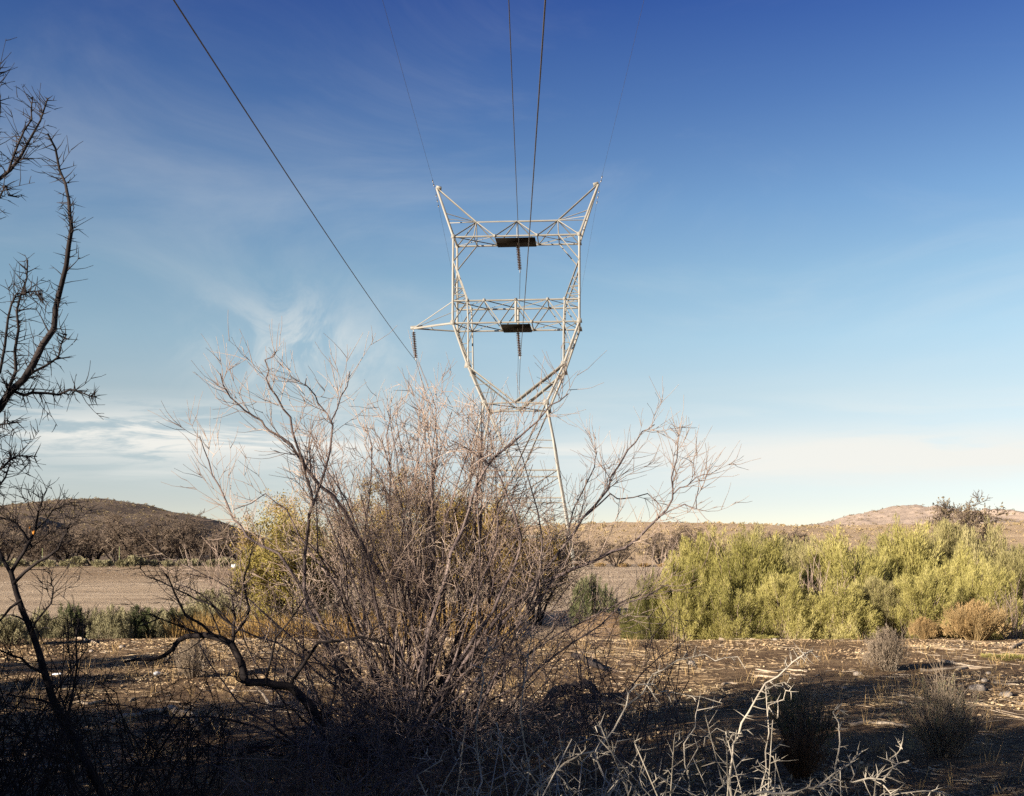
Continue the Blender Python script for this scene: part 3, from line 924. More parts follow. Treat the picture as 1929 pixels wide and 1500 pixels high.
place([('blades', tuft, M['broom'])], 'grass_tuft', 'low green grass patch behind the dry grey shrub pile of sticks', 'grass', Gp(1905, 1240), 1, (1.1, .9, .3))

# sage on the left
SG = [plume_shrub(.9, .6, 110, 110, (.035, .07), .012, 120 + k, .35, .2, .05, .45, plen=(.28, .45)) for k in range(2)]


def sage(x, y, top, w, mat, label, k=0):
    p = Gp(x, y); Y = p.y
    h = EYE + (HZ - top) / F * Y - p.z; rad = w / 2 / F * Y
    st, fo = SG[k]
    t = thing('sage_bush', label, 'bush', p, R_.uniform(0, 6), 'sage bushes before the wash', (rad / .58, rad / .58, h / .88))
    for pn, me, m in (('stems', st, M['drygrey']), ('foliage', fo, M[mat])):
        link(pn, me, m, t)


sage(25, 1215, 1150, 110, 'sage', 'pale grey sage bush beyond the dark thorny tree trunk', 0)
sage(-60, 1200, 1135, 130, 'sage', 'pale grey sage bush left of the thorny tree', 1)
sage(75, 1195, 1142, 80, 'sage', 'grey sage bush between the pale one and the dark green one', 1)
sage(143, 1192, 1125, 80, 'sage_green', 'dark green bush with pale tips before the sandy wash', 0)
sage(208, 1196, 1136, 80, 'sage', 'small pale sage bush beside the dark green ones', 1)
sage(255, 1188, 1137, 90, 'sage_green', 'low dark green bush beside the golden grass', 1)
sage(318, 1186, 1138, 80, 'sage_green', 'low green bush hidden by the black arching branch', 0)
sage(385, 1175, 1098, 95, 'sage', 'yellow-grey bush in front of the sandy wash', 0)
for k_, (x_, y_, t_, w_, m_, l_) in enumerate([
    (112, 1196, 1150, 60, 'sage', 'small grey sage tuft at the foot of the dark green bush'), (178, 1193, 1142, 60, 'sage', 'grey-green sage tuft between the dark green bush and the small pale one'),
    (232, 1190, 1146, 60, 'sage', 'grey sage tuft beside the low dark green bush'), (290, 1188, 1144, 70, 'sage', 'grey sage tuft between the two low green bushes'), (350, 1182, 1128, 80, 'sage', 'grey sage tuft next to the yellow-grey bush'),
    (430, 1178, 1120, 80, 'sage', 'pale sage tuft in the golden grass')]): sage(x_, y_, t_, w_, m_, l_, k_ % 2)
sage(1120, 1165, 1078, 90, 'sage_green', 'green bush behind the bare shrub near the earth mound', 1)
sage(560, 1180, 1080, 120, 'sage', 'olive bush behind the bare shrub', 0)

# golden grass behind the bare shrub
gp = []; gd = []; gl = []
for k in range(620):
    x = RNG.uniform(330, 960); Y = RNG.uniform(23.0, 27.5)
    X = (x - CX) / F * Y
    c = np.array([X, Y, zg(X, Y)])
    m = 46
    a = RNG.normal(size=(m, 3)) * np.array([.1, .1, 0])
    gp.append(c + a); gd.append(np.stack([a[:, 0] * 3 + RNG.normal(size=m) * .25, a[:, 1] * 3 + RNG.normal(size=m) * .25, np.ones(m)], 1)); gl.append(RNG.uniform(.25, .75, m) * RNG.uniform(.7, 1.15))
V, Q = leaves(np.concatenate(gp), np.concatenate(gd), np.concatenate(gl), .014)
tag(link('dry_grass', mesh_from(V, Q, 'dry_grass'), M['gold']), 'golden dry grass along the wash edge', None, None, 'stuff')

# ------------------------------------------------------------------ mesquites behind the bare shrub
def mesquite(x, Y, top, w, seed, label, mat, leafn, L=.05, zmin=.4, stems=6, name='mesquite_tree'):
    X = (x - CX) / F * Y; z = zg(X, Y)
    h = EYE + (HZ - top) / F * Y - z; rad = w / 2 / F * Y
    tr, tw, pts = bare_tree(h, rad, seed, stems, .06, (12, 16), 2, .006, up=.02, kids=(4, 6))
    pts = pts[pts[:, 2] > zmin]
    parts = [('trunk', tr, M['bark_dark']), ('twigs', tw, M['twig_pale'])]
    if leafn: parts.append(('crown', leaf_mesh(pts, leafn, L, L * .42, .07, seed + 1, 'crown', zmin), M[mat]))
    return place(parts, name, label, 'tree', (X, Y, z), 0)


mesquite(600, 27.0, 868, 330, 201, 'fine-twigged mesquite with sparse yellow leaves behind the bare shrub', 'mesq_leaf', 22000, .06)
mesquite(905, 29.0, 872, 260, 202, 'golden brown leafy mesquite in front of the pylon', 'mesq_leaf', 46000, .075, .9)
mesquite(760, 31.0, 900, 260, 204, 'mesquite with thin brown leaves between two leafier ones', 'mesq_leaf', 28000, .07, .7)
mesquite(545, 25.0, 960, 185, 203, 'low yellow-green leafy bush under the fine-twigged mesquite', 'mesq_green', 42000, .065, .1, 8, 'mesquite_bush')
mesquite(1010, 30.0, 960, 170, 205, 'low olive leafy mesquite beside the golden brown one', 'mesq_leaf', 12000, .06, .3, 6, 'mesquite_bush')

# ------------------------------------------------------------------ far bank: bare trees, sage row, posts
FT = [bare_tree(4.0, 3.0, 300 + k, 7, .10, (11, 15), 2, .022, up=.03, kids=(4, 6))[:2] for k in range(3)]


def far_tree(x, Y, top, w, k, label, mat='far_twig', group='bare trees beyond the wash'):
    X = (x - CX) / F * Y; z = zg(X, Y)
    h = EYE + (HZ - top) / F * Y - z; rad = w / 2 / F * Y
    return place([('trunk', FT[k][0], M['bark_dark']), ('twigs', FT[k][1], M[mat])], 'bare_tree', label, 'tree', (X, Y, z), R_.uniform(0, 6), (rad / 2.8, rad / 2.8, h / 3.6), group)


ft = [(-60, 100, 985, 150), (10, 104, 990, 130), (70, 100, 996, 120), (125, 105, 988, 130), (175, 108, 992, 120), (222, 103, 985, 120), (268, 101, 978, 140), (318, 98, 972, 150), (352, 104, 980, 120), (398, 97, 990, 130), (440, 100, 1004, 110), (478, 104, 1012, 90)]
flab = ['leafless brown tree at the far end of the thicket', 'leafless brown tree below the low dark spur', 'leafless brown tree behind the orange leaves', 'leafless brown tree in the thicket below the hill crest', 'dark leafless tree in the middle of the thicket', 'leafless tree behind the green fence post',
        'pale leafless tree beside the green fence post', 'tallest pale leafless tree of the thicket', 'leafless tree behind the tallest one', 'spreading leafless tree above the white stone', 'leafless tree under the falling hill slope', 'last leafless tree of the thicket beside the yellow bush']
for k, ((x, Y, top, w), lab) in enumerate(zip(ft, flab)): far_tree(x, Y, top, w, k % 3, lab)
for k, (x, Y, top, w, lab) in enumerate([(1160, 96, 1012, 95, 'dark bushy leafless tree across the sand from the earth mound'), (1245, 110, 1000, 110, 'pale leafless shrub tree on the foot of the tan rise'), (1305, 112, 1002, 90, 'second pale leafless shrub tree on the foot of the tan rise'), (1480, 115, 1000, 130, 'leafless tree behind the broom thicket'), (1090, 105, 1015, 90, 'leafless tree behind the right limbs of the bare shrub')]):
    far_tree(x, Y, top, w, (k + 1) % 3, lab, 'far_twig', 'bare trees on the foot of the tan rise')
# the lone dark tree on the skyline
X = (1805 - CX) / F * 70; 
lt, lw, lp = bare_tree(3.6, 1.3, 331, 5, .07, (9, 12), 2, .016, up=.05)
lp2 = lp[(lp[:, 2] > 1.6) & (lp[:, 2] < 3.0)]
z = zg(X, 70)
hh = (EYE + (HZ - 936) / F * 70 - z) / 3.1
place([('trunk', lt, M['bark_dark']), ('twigs', lw, M['far_twig']), ('crown', leaf_mesh(lp2, 1100, .14, .06, .10, 5), M['scrub'])], 'lone_tree', 'lone dark tree with a brown clump standing above the thicket', 'tree', (X, 70, z), 1.0, hh)

fs = plume_shrub(1.0, .7, 60, 45, (.10, .2), .05, 140, .5, .3, .08, .4, stems=False)[1]
k = 0
for x in range(-40, 500, 27):
    Y = 90 + R_.uniform(-2, 3); X = (x + R_.uniform(-8, 8) - CX) / F * Y
    o = link('bank_sage', fs, M['sage']); s = R_.uniform(.7, 1.25)
    o.location = (X, Y, zg(X, Y) - .03); o.scale = (s * 1.1, s * 1.1, s * .85); o.rotation_euler = (0, 0, R_.uniform(0, 6))
    tag(o, 'pale sage bush in the row along the top of the far bank', 'bush', 'sage row along the far bank')
for x in (1130, 1175, 1215, 1252, 1290, 1085):
    Y = 93 + R_.uniform(-2, 3); X = (x - CX) / F * Y
    o = link('bank_sage', fs, M['straw']); s = R_.uniform(.6, .9)
    o.location = (X, Y, zg(X, Y) - .03); o.scale = (s * 1.3, s, s * .6); o.rotation_euler = (0, 0, R_.uniform(0, 6))
    tag(o, 'straw-coloured tuft at the sand edge below the tan rise', 'bush', 'straw tufts below the tan rise')
# brush at the foot of the hills
fb = plume_shrub(1.6, 1.2, 70, 40, (.15, .32), .07, 150, .6, .2, .1, .4, stems=False)[1]
pp = []
# fence posts
for x, y0, y1, Y, lab in ((225, 1030, 1062, 94, 'thin green fence post in front of the bare thicket'), (80, 1033, 1062, 95, 'thin brown fence post near the dark spur')):
    b = P(x, y1, Y); X = b.x; z = zg(X, Y)
    t = thing('fence_post', lab, 'post', (X, Y, z), 0, 'fence posts on the far bank')
    tb = Tubes(4); tb.add([(0, 0, -.1), (.01, 0, EYE + (HZ - y0) / F * Y - z)], [.04, .035]); link('stake', tb.mesh('stake'), M['post'], t)
    tb = Tubes(4); tb.add([(-.06, -.05, .9), (.06, -.05, .9)], [.02, .02]); link('clip', tb.mesh('clip'), M['fitting'], t)

def spurs(tb, pts, rad, n, L=(.03, .1), r=.004, lo=.05, ang=(.9, 1.5), sub=.4):
    for _ in range(n):
        t = RNG.uniform(lo, 1)
        p, d = along(pts, t)
        b, rb = branch(p, side(d, RNG.uniform(*ang)), RNG.uniform(*L), r, 2, .15, .02, .15)
        tb.add(b, rb)
        if RNG.random() < sub:
            p2, d2 = along(b, RNG.uniform(.4, .9))
            b2, r2 = branch(p2, side(d2, RNG.uniform(.6, 1.2)), RNG.uniform(*L) * .6, r * .7, 1, .1, 0, .15)
            tb.add(b2, r2)


# ------------------------------------------------------------------ the bare shrub in the middle
SB = Gp(778, 1415)
YB = SB.y
cs = thing('bare_shrub', 'large leafless grey shrub with many stems in front of the pylon', 'shrub', SB)
big = Tubes(5); mid = Tubes(4); tw = Tubes(3)


def px_limb(pl, Y0, Y1, r0, r1):
    n = len(pl)
    pts = []
    for i, (x, y) in enumerate(pl):
        Y = Y0 + (Y1 - Y0) * i / (n - 1) + RNG.normal() * .05
        pts.append(np.array(P(x, y, Y)))
    # refine with a little wander
    out = []
    for a, b in zip(pts[:-1], pts[1:]):
        for t in (0, .5): out.append(a * (1 - t) + b * t + (RNG.normal(size=3) * .012 if t else 0))
    out.append(pts[-1])
    out = np.array(out)
    return out, np.linspace(r0, r1, len(out))


RNG = np.random.default_rng(21)
base = (778, 1415)
limbs = [
    ([(772, 1412), (760, 1300), (740, 1180), (720, 1089), (646, 959), (603, 916), (568, 868), (549, 838), (508, 812), (493, 793), (460, 773), (434, 749), (415, 704)], .1, -.5, .022, 14),
    ([(765, 1412), (700, 1320), (620, 1220), (577, 1141), (573, 1111), (581, 990), (590, 951), (577, 899), (560, 842), (547, 786), (521, 747), (501, 713), (499, 678), (521, 661)], -.1, -.7, .020, 14),
    ([(590, 951), (612, 886), (625, 816), (623, 795), (599, 760), (581, 730), (577, 713)], -.45, -.7, .011, 9),
    ([(623, 795), (642, 747), (659, 700)], -.6, -.7, .006, 4),
    ([(770, 1412), (680, 1300), (600, 1160), (525, 1042), (465, 1011), (439, 977), (413, 916), (393, 868), (376, 821)], .1, .2, .018, 14),
    ([(770, 1400), (720, 1250), (660, 1140), (600, 1060), (540, 960), (500, 930), (440, 960)], .3, .6, .015, 12),
    ([(785, 1412), (860, 1270), (940, 1160), (1017, 1100), (1083, 1070), (1150, 1040), (1200, 1017), (1243, 973), (1267, 940), (1265, 900), (1277, 833)], -.2, -.8, .021, 12),
    ([(1267, 932), (1293, 917), (1327, 893)], -.78, -.8, .006, 4),
    ([(1243, 973), (1290, 950), (1312, 958), (1316, 920)], -.7, -.9, .006, 4),
    ([(785, 1412), (870, 1260), (960, 1160), (1017, 1083), (1063, 1027), (1097, 977), (1133, 937), (1150, 900), (1183, 847), (1210, 813), (1233, 800)], 0, .2, .020, 16),
    ([(1097, 977), (1150, 930), (1170, 940), (1220, 930), (1245, 955)], 0, .1, .008, 6),
    ([(780, 1412), (800, 1250), (830, 1120), (850, 1040), (883, 963), (900, 910), (933, 860), (990, 813), (1037, 763), (1070, 742)], -.4, -.9, .020, 16),
    ([(785, 1410), (850, 1270), (930, 1150), (957, 1093), (980, 1033), (977, 997), (953, 930), (933, 883), (883, 847), (850, 830)], -.5, -.8, .017, 12),
    ([(775, 1412), (770, 1250), (790, 1120), (805, 1000), (815, 900), (820, 800), (812, 740)], 0, .2, .017, 14),
    ([(772, 1412), (740, 1260), (745, 1120), (740, 1000), (735, 900), (728, 820), (735, 770)], .2, .3, .016, 14),
    ([(774, 1412), (700, 1250), (680, 1100), (690, 980), (700, 880), (690, 800)], .3, .5, .015, 14),
    ([(780, 1412), (830, 1280), (880, 1150), (905, 1020), (905, 900), (910, 800)], .4, .6, .016, 16),
    ([(780, 1412), (860, 1290), (960, 1190), (1020, 1130), (1060, 1050), (1080, 960), (1120, 880), (1125, 850)], .5, .8, .015, 14),
    ([(780, 1412), (890, 1320), (1000, 1230), (1100, 1170), (1180, 1130), (1230, 1120)], .2, -.2, .014, 14),
    ([(782, 1412), (880, 1350), (980, 1290), (1080, 1210), (1170, 1140), (1260, 1100)], -.3, -.7, .013, 14),
    ([(772, 1412), (690, 1330), (600, 1270), (520, 1210), (440, 1180), (380, 1120), (330, 1100)], .0, -.3, .014, 12),
    ([(770, 1412), (660, 1300), (560, 1210), (470, 1130), (400, 1090), (350, 1080)], .4, .3, .013, 12),
]
org = np.array(SB)
for pl, d0, d1, r, cnt in limbs:
    pts, rad = px_limb(pl, YB + d0, YB + d1, r, max(.004, r * .22))
    pts[0][2] = max(pts[0][2], SB.z - .05)
    big.add(pts, rad)
    clothe(mid, pts, rad, int(cnt * 1.25), (.25, .75), (.35, .95), .3, 1, .09, .24, .42, tw, (3, 6), .0030, .55)
# the many other stems
for k in range(40):
    x1 = RNG.uniform(560, 1090); y1 = RNG.uniform(745, 930) + .00075 * (x1 - 830) ** 2
    D1 = YB + RNG.uniform(-.8, .9)
    e = np.array(P(x1, y1, D1)); b0 = org + np.array([RNG.normal() * .2, RNG.normal() * .15, -.04])
    m1 = b0 * .62 + e * .38 + np.array([(e[0] - b0[0]) * .12, 0, .1]) + RNG.normal(size=3) * .07
    m2 = b0 * .28 + e * .72 + RNG.normal(size=3) * .07
    pts = np.array([b0, (b0 + m1) / 2 + RNG.normal(size=3) * .03, m1, (m1 + m2) / 2 + RNG.normal(size=3) * .05, m2, (m2 + e) / 2 + RNG.normal(size=3) * .04, e]); rad = np.linspace(RNG.uniform(.010, .017), .003, 7)
    mid.add(pts, rad)
    clothe(tw, pts, rad, 16, (.2, .6), (.4, 1.0), .4, 1, .10, .26, .42, tw, (4, 7), .0028, .5)
    spurs(tw, pts, rad, 16, (.02, .07), .003, .4)
for k in range(32):
    a = RNG.uniform(0, 2 * np.pi); q = RNG.uniform(.05, 1.0)
    b0 = org + np.array([RNG.normal() * .3, RNG.normal() * .2, -.04])
    d = np.array([math.cos(a) * q * 1.15 + .10, math.sin(a) * q * .7, RNG.uniform(.9, 1.2) * (1.15 - .5 * q)])
    L = RNG.uniform(1.6, 3.0) * (1.1 - .25 * q)
    pts, rad = branch(b0, d, L, RNG.uniform(.009, .020), 13, .24, .025, .2)
    pts[:, 2] = np.maximum(pts[:, 2], SB.z - .05)
    mid.add(pts, rad)
    clothe(mid, pts, rad, int(RNG.integers(11, 16)), (.3, .9), (.4, 1.15), .28, 1, .06, .32, .5, tw, (4, 7), .0030, .5)
    spurs(tw, pts, rad, 14, (.02, .07), .003, .4)
# low tangled skirt
for k in range(78):
    a = RNG.uniform(0, 2 * np.pi)
    b0 = org + np.array([RNG.normal() * .5, RNG.normal() * .3, .0])
    d = np.array([math.cos(a), math.sin(a) * .7, RNG.uniform(.1, .75)])
    pts, rad = branch(b0, d, RNG.uniform(.9, 2.3), RNG.uniform(.006, .014), 9, .28, .0, .25)
    pts[:, 2] = np.maximum(pts[:, 2], SB.z + .01)
    mid.add(pts, rad)
    clothe(mid, pts, rad, 11, (.2, .6), (.45, 1.2), .15, 1, .02, .32, .5, tw, (3, 5), .0028, .5)
for nm, tb, m in (('stem', big, 'bark_pale'), ('branches', mid, 'bark_pale'), ('twigs', tw, 'twig_pale')):
    me = tb.mesh(nm, True, SB); link(nm, me, M[m], cs)


# ------------------------------------------------------------------ dark thorny tree at the left, spur-covered limbs
RNG = np.random.default_rng(33)
YL = 6.0
LB = Vector(((-40 - CX) / F * YL, YL, 0)); LB.z = zg(LB.x, LB.y)
lt = thing('thorny_tree', 'dark leafless thorny tree reaching into the blue sky', 'tree', LB)
tbig = Tubes(6); tsp = Tubes(3)
base_px = (-40, 1045 + 1.7 / YL * F)
llimbs = [
    ([base_px, (-60, 1400), (-75, 1200), (-85, 1000), (-70, 860), (0, 768), (45, 715), (80, 650), (105, 580), (125, 500), (135, 430), (130, 380), (112, 320), (90, 252)], 0, -.1, .033, .005, 70),
    ([(45, 715), (85, 690), (110, 672), (126, 630)], 0, -.05, .009, .003, 16),
    ([(28, 738), (60, 740), (110, 744), (150, 738), (182, 748)], 0, -.1, .010, .003, 26),
    ([(5, 765), (30, 700), (35, 620), (38, 560), (52, 490)], 0, .1, .011, .004, 34),
    ([(-40, 810), (0, 700), (15, 600), (30, 555), (82, 548)], 0, .0, .010, .003, 26),
    ([(-85, 1000), (-90, 700), (-70, 480), (-20, 370), (20, 320), (55, 265), (90, 185)], .1, .2, .020, .004, 50),
    ([(-20, 370), (-12, 290), (0, 200), (-2, 125)], .1, .2, .010, .004, 24),
    ([(15, 325), (35, 270), (60, 225), (62, 182)], .1, .1, .007, .003, 14),
    ([(-70, 480), (-30, 400), (10, 350), (35, 372)], .1, .0, .007, .003, 14),
    ([(-80, 950), (-30, 840), (0, 800), (40, 795)], 0, .1, .011, .003, 22),
    ([(-80, 1000), (-20, 890), (20, 865), (70, 860)], -.1, .0, .010, .003, 26),
    ([(-60, 1100), (-20, 960), (10, 900), (20, 850)], .1, .2, .009, .003, 20),
]
for pl, d0, d1, r0, r1, n in llimbs:
    pts, rad = px_limb(pl, YL + d0, YL + d1, r0, r1)
    tbig.add(pts, rad)
    spurs(tsp, pts, rad, int(n * 2.6), (.03, .12), .0038, .12 if len(pl) > 8 else .02)
    clothe(tsp, pts, rad, n // 4, (.12, .34), (.6, 1.2), .3 if len(pl) > 8 else .1, 1, .03, .2, .4, None, (2, 4), .0028, .5)
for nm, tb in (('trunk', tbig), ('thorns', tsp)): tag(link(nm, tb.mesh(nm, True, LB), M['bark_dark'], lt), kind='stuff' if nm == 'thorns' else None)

# second, lower dark tree with a crooked trunk
RNG = np.random.default_rng(34)
YC = 7.2
LB2 = Vector(((205 - CX) / F * YC, YC, 0)); LB2.z = zg(LB2.x, LB2.y)
l2 = thing('crooked_tree', 'black crooked leafless tree with a leaning trunk before the wash', 'tree', LB2)
tbig = Tubes(6); tsp = Tubes(3)
bpx = (205, HZ + EYE / YC * F)
for pl, d0, d1, r0, r1, n in [
    ([bpx, (165, 1440), (125, 1370), (85, 1270), (60, 1190), (32, 1120), (20, 1075)], 0, .1, .034, .016, 10),
    ([(20, 1080), (45, 1040), (66, 1000), (72, 965), (80, 930)], .1, .2, .014, .004, 16),
    ([(25, 1100), (70, 1060), (110, 1035), (128, 1000), (133, 985)], .1, .0, .012, .004, 16),
    ([(20, 1080), (-10, 1020), (-30, 980), (-60, 940)], .1, .3, .014, .004, 14),
    ([(60, 1030), (30, 985), (0, 975), (-40, 972)], .15, .1, .010, .004, 12),
    ([(60, 1190), (85, 1150), (100, 1115), (95, 1100)], 0, -.1, .009, .003, 12),
    ([(85, 1270), (40, 1240), (0, 1225), (-40, 1215)], 0, -.2, .011, .004, 12),
    ([(125, 1370), (140, 1290), (143, 1215), (150, 1165)], 0, .1, .010, .004, 14),
    ([(165, 1440), (80, 1400), (10, 1370), (-40, 1330)], 0, -.3, .013, .004, 14),
    ([(40, 1130), (0, 1170), (-40, 1175)], .05, -.1, .010, .004, 10),
    ([(66, 1000), (100, 960), (120, 950)], .15, .1, .006, .003, 8),
]:
    pts, rad = px_limb(pl, YC + d0, YC + d1, r0, r1)
    tbig.add(pts, rad)
    clothe(tsp, pts, rad, n, (.12, .42), (.5, 1.1), .15, 1, .03, .24, .42, None, (2, 4), .003, .5)
    spurs(tsp, pts, rad, n, (.03, .08), .0035, .3)
for nm, tb in (('trunk', tbig), ('branches', tsp)): link(nm, tb.mesh(nm, True, LB2), M['bark_dark'], l2)
# orange leaves caught in it
for x, y, lab in ((63, 1003, 'orange leaf caught in the top of the crooked tree'), (56, 994, 'smaller orange leaf above the first one in the crooked tree')):
    q = np.array(P(x, y, YC + .12))
    V, Q = [], []
    s = .017 if y > 1000 else .012
    v = [(-s * .6, 0, 0), (0, .01, s), (s * .6, 0, .1 * s), (.1 * s, -.008, -s)]
    me = mesh_from([(a, b, c) for a, b, c in v] + [(a, b + .002, c) for a, b, c in v], [(0, 1, 2, 3), (7, 6, 5, 4), (0, 4, 5, 1), (1, 5, 6, 2), (2, 6, 7, 3), (3, 7, 4, 0)], 'orange_leaf')
    o = link('orange_leaf', me, M['orange']); o.location = q
    tag(o, lab, 'leaf', 'orange leaves in the crooked tree')

# ------------------------------------------------------------------ black arching branch in front of the bare shrub
RNG = np.random.default_rng(35)
YA = 8.0
AB = Vector(((628 - CX) / F * YA, YA, 0)); AB.z = zg(AB.x, AB.y)
ab = thing('arching_branch', 'thick black arching dead limb left of the bare shrub', 'tree', AB)
tbig = Tubes(7); tsp = Tubes(3)
bpx = (632, HZ + EYE / YA * F)
for pl, d0, d1, r0, r1, n in [
    ([bpx, (626, 1420), (610, 1375), (580, 1325), (545, 1293), (500, 1285), (462, 1286)], 0, .1, .040, .030, 10),
    ([(462, 1286), (455, 1250), (437, 1215), (405, 1200), (365, 1198), (335, 1208), (310, 1235), (280, 1243), (235, 1247)], .1, .3, .034, .010, 14),
    ([(437, 1215), (440, 1180), (440, 1150), (436, 1120)], .15, .1, .016, .006, 14),
    ([(437, 1200), (470, 1150), (460, 1100), (470, 1060), (478, 1030)], .15, .4, .012, .004, 14),
    ([(405, 1200), (350, 1160), (330, 1120), (318, 1090), (310, 1080)], .2, .0, .012, .004, 14),
    ([(405, 1200), (340, 1180), (300, 1165), (260, 1180)], .2, .3, .009, .004, 10),
    ([(440, 1180), (400, 1140), (370, 1130), (330, 1110), (275, 1085), (262, 1070)], .1, -.1, .009, .003, 12),
    ([(545, 1293), (600, 1210), (680, 1200), (735, 1215), (770, 1260)], .1, .3, .014, .006, 12),
    ([(500, 1285), (520, 1200), (560, 1150), (590, 1110)], .1, .1, .010, .003, 14),
]:
    pts, rad = px_limb(pl, YA + d0, YA + d1, r0, r1)
    tbig.add(pts, rad)
    clothe(tsp, pts, rad, n, (.12, .45), (.5, 1.1), .2, 1, .05, .24, .4, None, (2, 4), .003, .5)
for nm, tb in (('limb', tbig), ('twigs', tsp)): tag(link(nm, tb.mesh(nm, True, AB), M['bark_dark'], ab), kind='stuff' if nm == 'twigs' else None)


# ------------------------------------------------------------------ pale thorny shrub in the foreground
RNG = np.random.default_rng(36)


def thorny(name, label, bpx, Y, stems, mat='thorn', nr=0, box=None, tl=(.035, .085), extra=1.0):
    B = Vector(((bpx - CX) / F * Y, Y, 0)); B.z = zg(B.x, B.y)
    t = thing(name, label, 'shrub', B)
    tbig = Tubes(5); tsp = Tubes(4)
    yb = HZ + (EYE - B.z) / Y * F
    for pl, d0, d1, r0, r1, n in stems:
        pl = [(bpx if x is None else x, yb if y is None else y) for x, y in pl]
        pts, rad = px_limb(pl, Y + d0, Y + d1, r0 * .62, r1 * .62)
        tbig.add(pts, rad)
        for _ in range(int(n * extra)):
            tt = RNG.uniform(.25 if pl[0][1] == yb else .0, 1)
            p, d = along(pts, tt)
            L = RNG.uniform(*tl) * RNG.choice([.5, .8, 1, 1.3])
            b, rb = branch(p, side(d, RNG.uniform(1.1, 1.6)), L, .0022, 2, .12, .04, .12)
            tsp.add(b, rb)
            if RNG.random() < .35:
                p2, d2 = along(b, .5); b2, r2 = branch(p2, side(d2, 1.0), L * .5, .003, 1, .1, 0, .15); tsp.add(b2, r2)
    for _ in range(nr):
        x = RNG.uniform(box[0], box[1]); y = RNG.uniform(box[2], box[3])
        e = np.array(P(x, y, Y + RNG.uniform(-.7, .8)))
        b0 = np.array([B.x + RNG.normal() * .35 + (e[0] - B.x) * .5, B.y + RNG.normal() * .3, B.z + .02])
        m1 = (b0 + e) / 2 + RNG.normal(size=3) * .10 + np.array([0, 0, .08])
        m2 = (m1 + e) / 2 + RNG.normal(size=3) * .05
        pts = np.array([b0, (b0 + m1) / 2 + RNG.normal(size=3) * .04, m1, m2, e]); rad = np.linspace(.0048, .002, 5)
        tbig.add(pts, rad)
        for _ in range(16):
            p, d = along(pts, RNG.uniform(.25, 1)); L = RNG.uniform(*tl) * RNG.choice([.5, .8, 1, 1.3])
            b, rb = branch(p, side(d, RNG.uniform(.9, 1.5)), L, .0020, 2, .14, .04, .12); tsp.add(b, rb)
            if RNG.random() < .5:
                p2, d2 = along(b, .6); b2, r2 = branch(p2, side(d2, .9), L * .7, .003, 1, .1, 0, .15); tsp.add(b2, r2)
    link('stem', tbig.mesh('stem', True, B), M[mat], t); tag(link('thorns', tsp.mesh('thorns', True, B), M[mat], t), kind='stuff')
    return t


thorny('thorn_bush', 'pale grey thorn bush with long bare spines and an arching tip', 1385, 4.3, [
    ([(None, None), (1380, 1600), (1378, 1500), (1376, 1452), (1381, 1403), (1397, 1362), (1427, 1312), (1465, 1275), (1514, 1233), (1530, 1226)], 0, 0, .011, .004, 44),
    ([(1400, 1700), (1430, 1560), (1434, 1483), (1442, 1415), (1446, 1347), (1442, 1286)], 0, .1, .008, .003, 30),
    ([(1446, 1347), (1470, 1320), (1480, 1300), (1500, 1305)], .1, .1, .004, .002, 8),
    ([(1440, 1300), (1460, 1290), (1490, 1295)], .05, .05, .004, .002, 6),
    ([(1390, 1760), (1340, 1600), (1300, 1500), (1290, 1440), (1310, 1370), (1315, 1330)], 0, .3, .008, .003, 26),
    ([(1380, 1380), (1350, 1372), (1320, 1388)], 0, 0, .004, .002, 8),
    ([(1380, 1750), (1250, 1620), (1170, 1500), (1120, 1420), (1180, 1330), (1200, 1290), (1230, 1288), (1257, 1301), (1300, 1311), (1360, 1325)], 0, .4, .009, .003, 36),
    ([(1180, 1330), (1230, 1270), (1276, 1244), (1328, 1233), (1366, 1239), (1404, 1260)], .35, .2, .006, .003, 24),
], nr=26, box=(1120, 1480, 1340, 1520), tl=(.03, .085))
thorny('thorn_bush', 'low pale thorn bush with a branch lying along the ground', 1440, 3.7, [
    ([(None, None), (1400, 1640), (1380, 1540), (1397, 1500), (1446, 1492), (1495, 1494), (1540, 1483), (1578, 1469), (1635, 1466), (1684, 1445), (1712, 1433)], 0, .1, .011, .004, 54),
    ([(1578, 1466), (1580, 1415), (1580, 1362), (1586, 1326)], .07, .1, .006, .003, 20),
    ([(1635, 1466), (1665, 1480), (1690, 1510)], .08, .1, .005, .003, 10),
    ([(1540, 1483), (1600, 1440), (1625, 1415)], .05, .1, .005, .003, 12),
    ([(1684, 1448), (1690, 1420), (1700, 1412)], .1, .1, .004, .002, 8),
    ([(1446, 1700), (1560, 1580), (1650, 1510), (1740, 1490), (1775, 1492)], 0, .3, .007, .003, 24),
], nr=8, box=(1500, 1730, 1440, 1530), tl=(.025, .07))
thorny('thorn_sapling', 'slender pale thorny stem standing upright before the bare shrub', 900, 4.6, [
    ([(None, None), (898, 1600), (899, 1492), (900, 1427), (900, 1336), (911, 1278), (920, 1227), (918, 1200)], 0, .1, .008, .004, 26),
    ([(900, 1427), (870, 1400), (845, 1395)], .05, 0, .004, .002, 8), ([(900, 1440), (935, 1400), (945, 1380)], .05, .1, .004, .002, 8),
], nr=12, box=(800, 960, 1360, 1520))
thorny('thorn_sapling', 'taller slender thorny stem with a kink beside the first upright one', 990, 4.9, [
    ([(None, None), (992, 1600), (991, 1492), (988, 1408), (980, 1350), (988, 1281), (995, 1227), (998, 1190)], 0, .1, .008, .004, 20),
    ([(988, 1440), (1010, 1410), (1025, 1395), (1052, 1412)], .05, 0, .005, .002, 12),
], nr=14, box=(940, 1150, 1370, 1520))
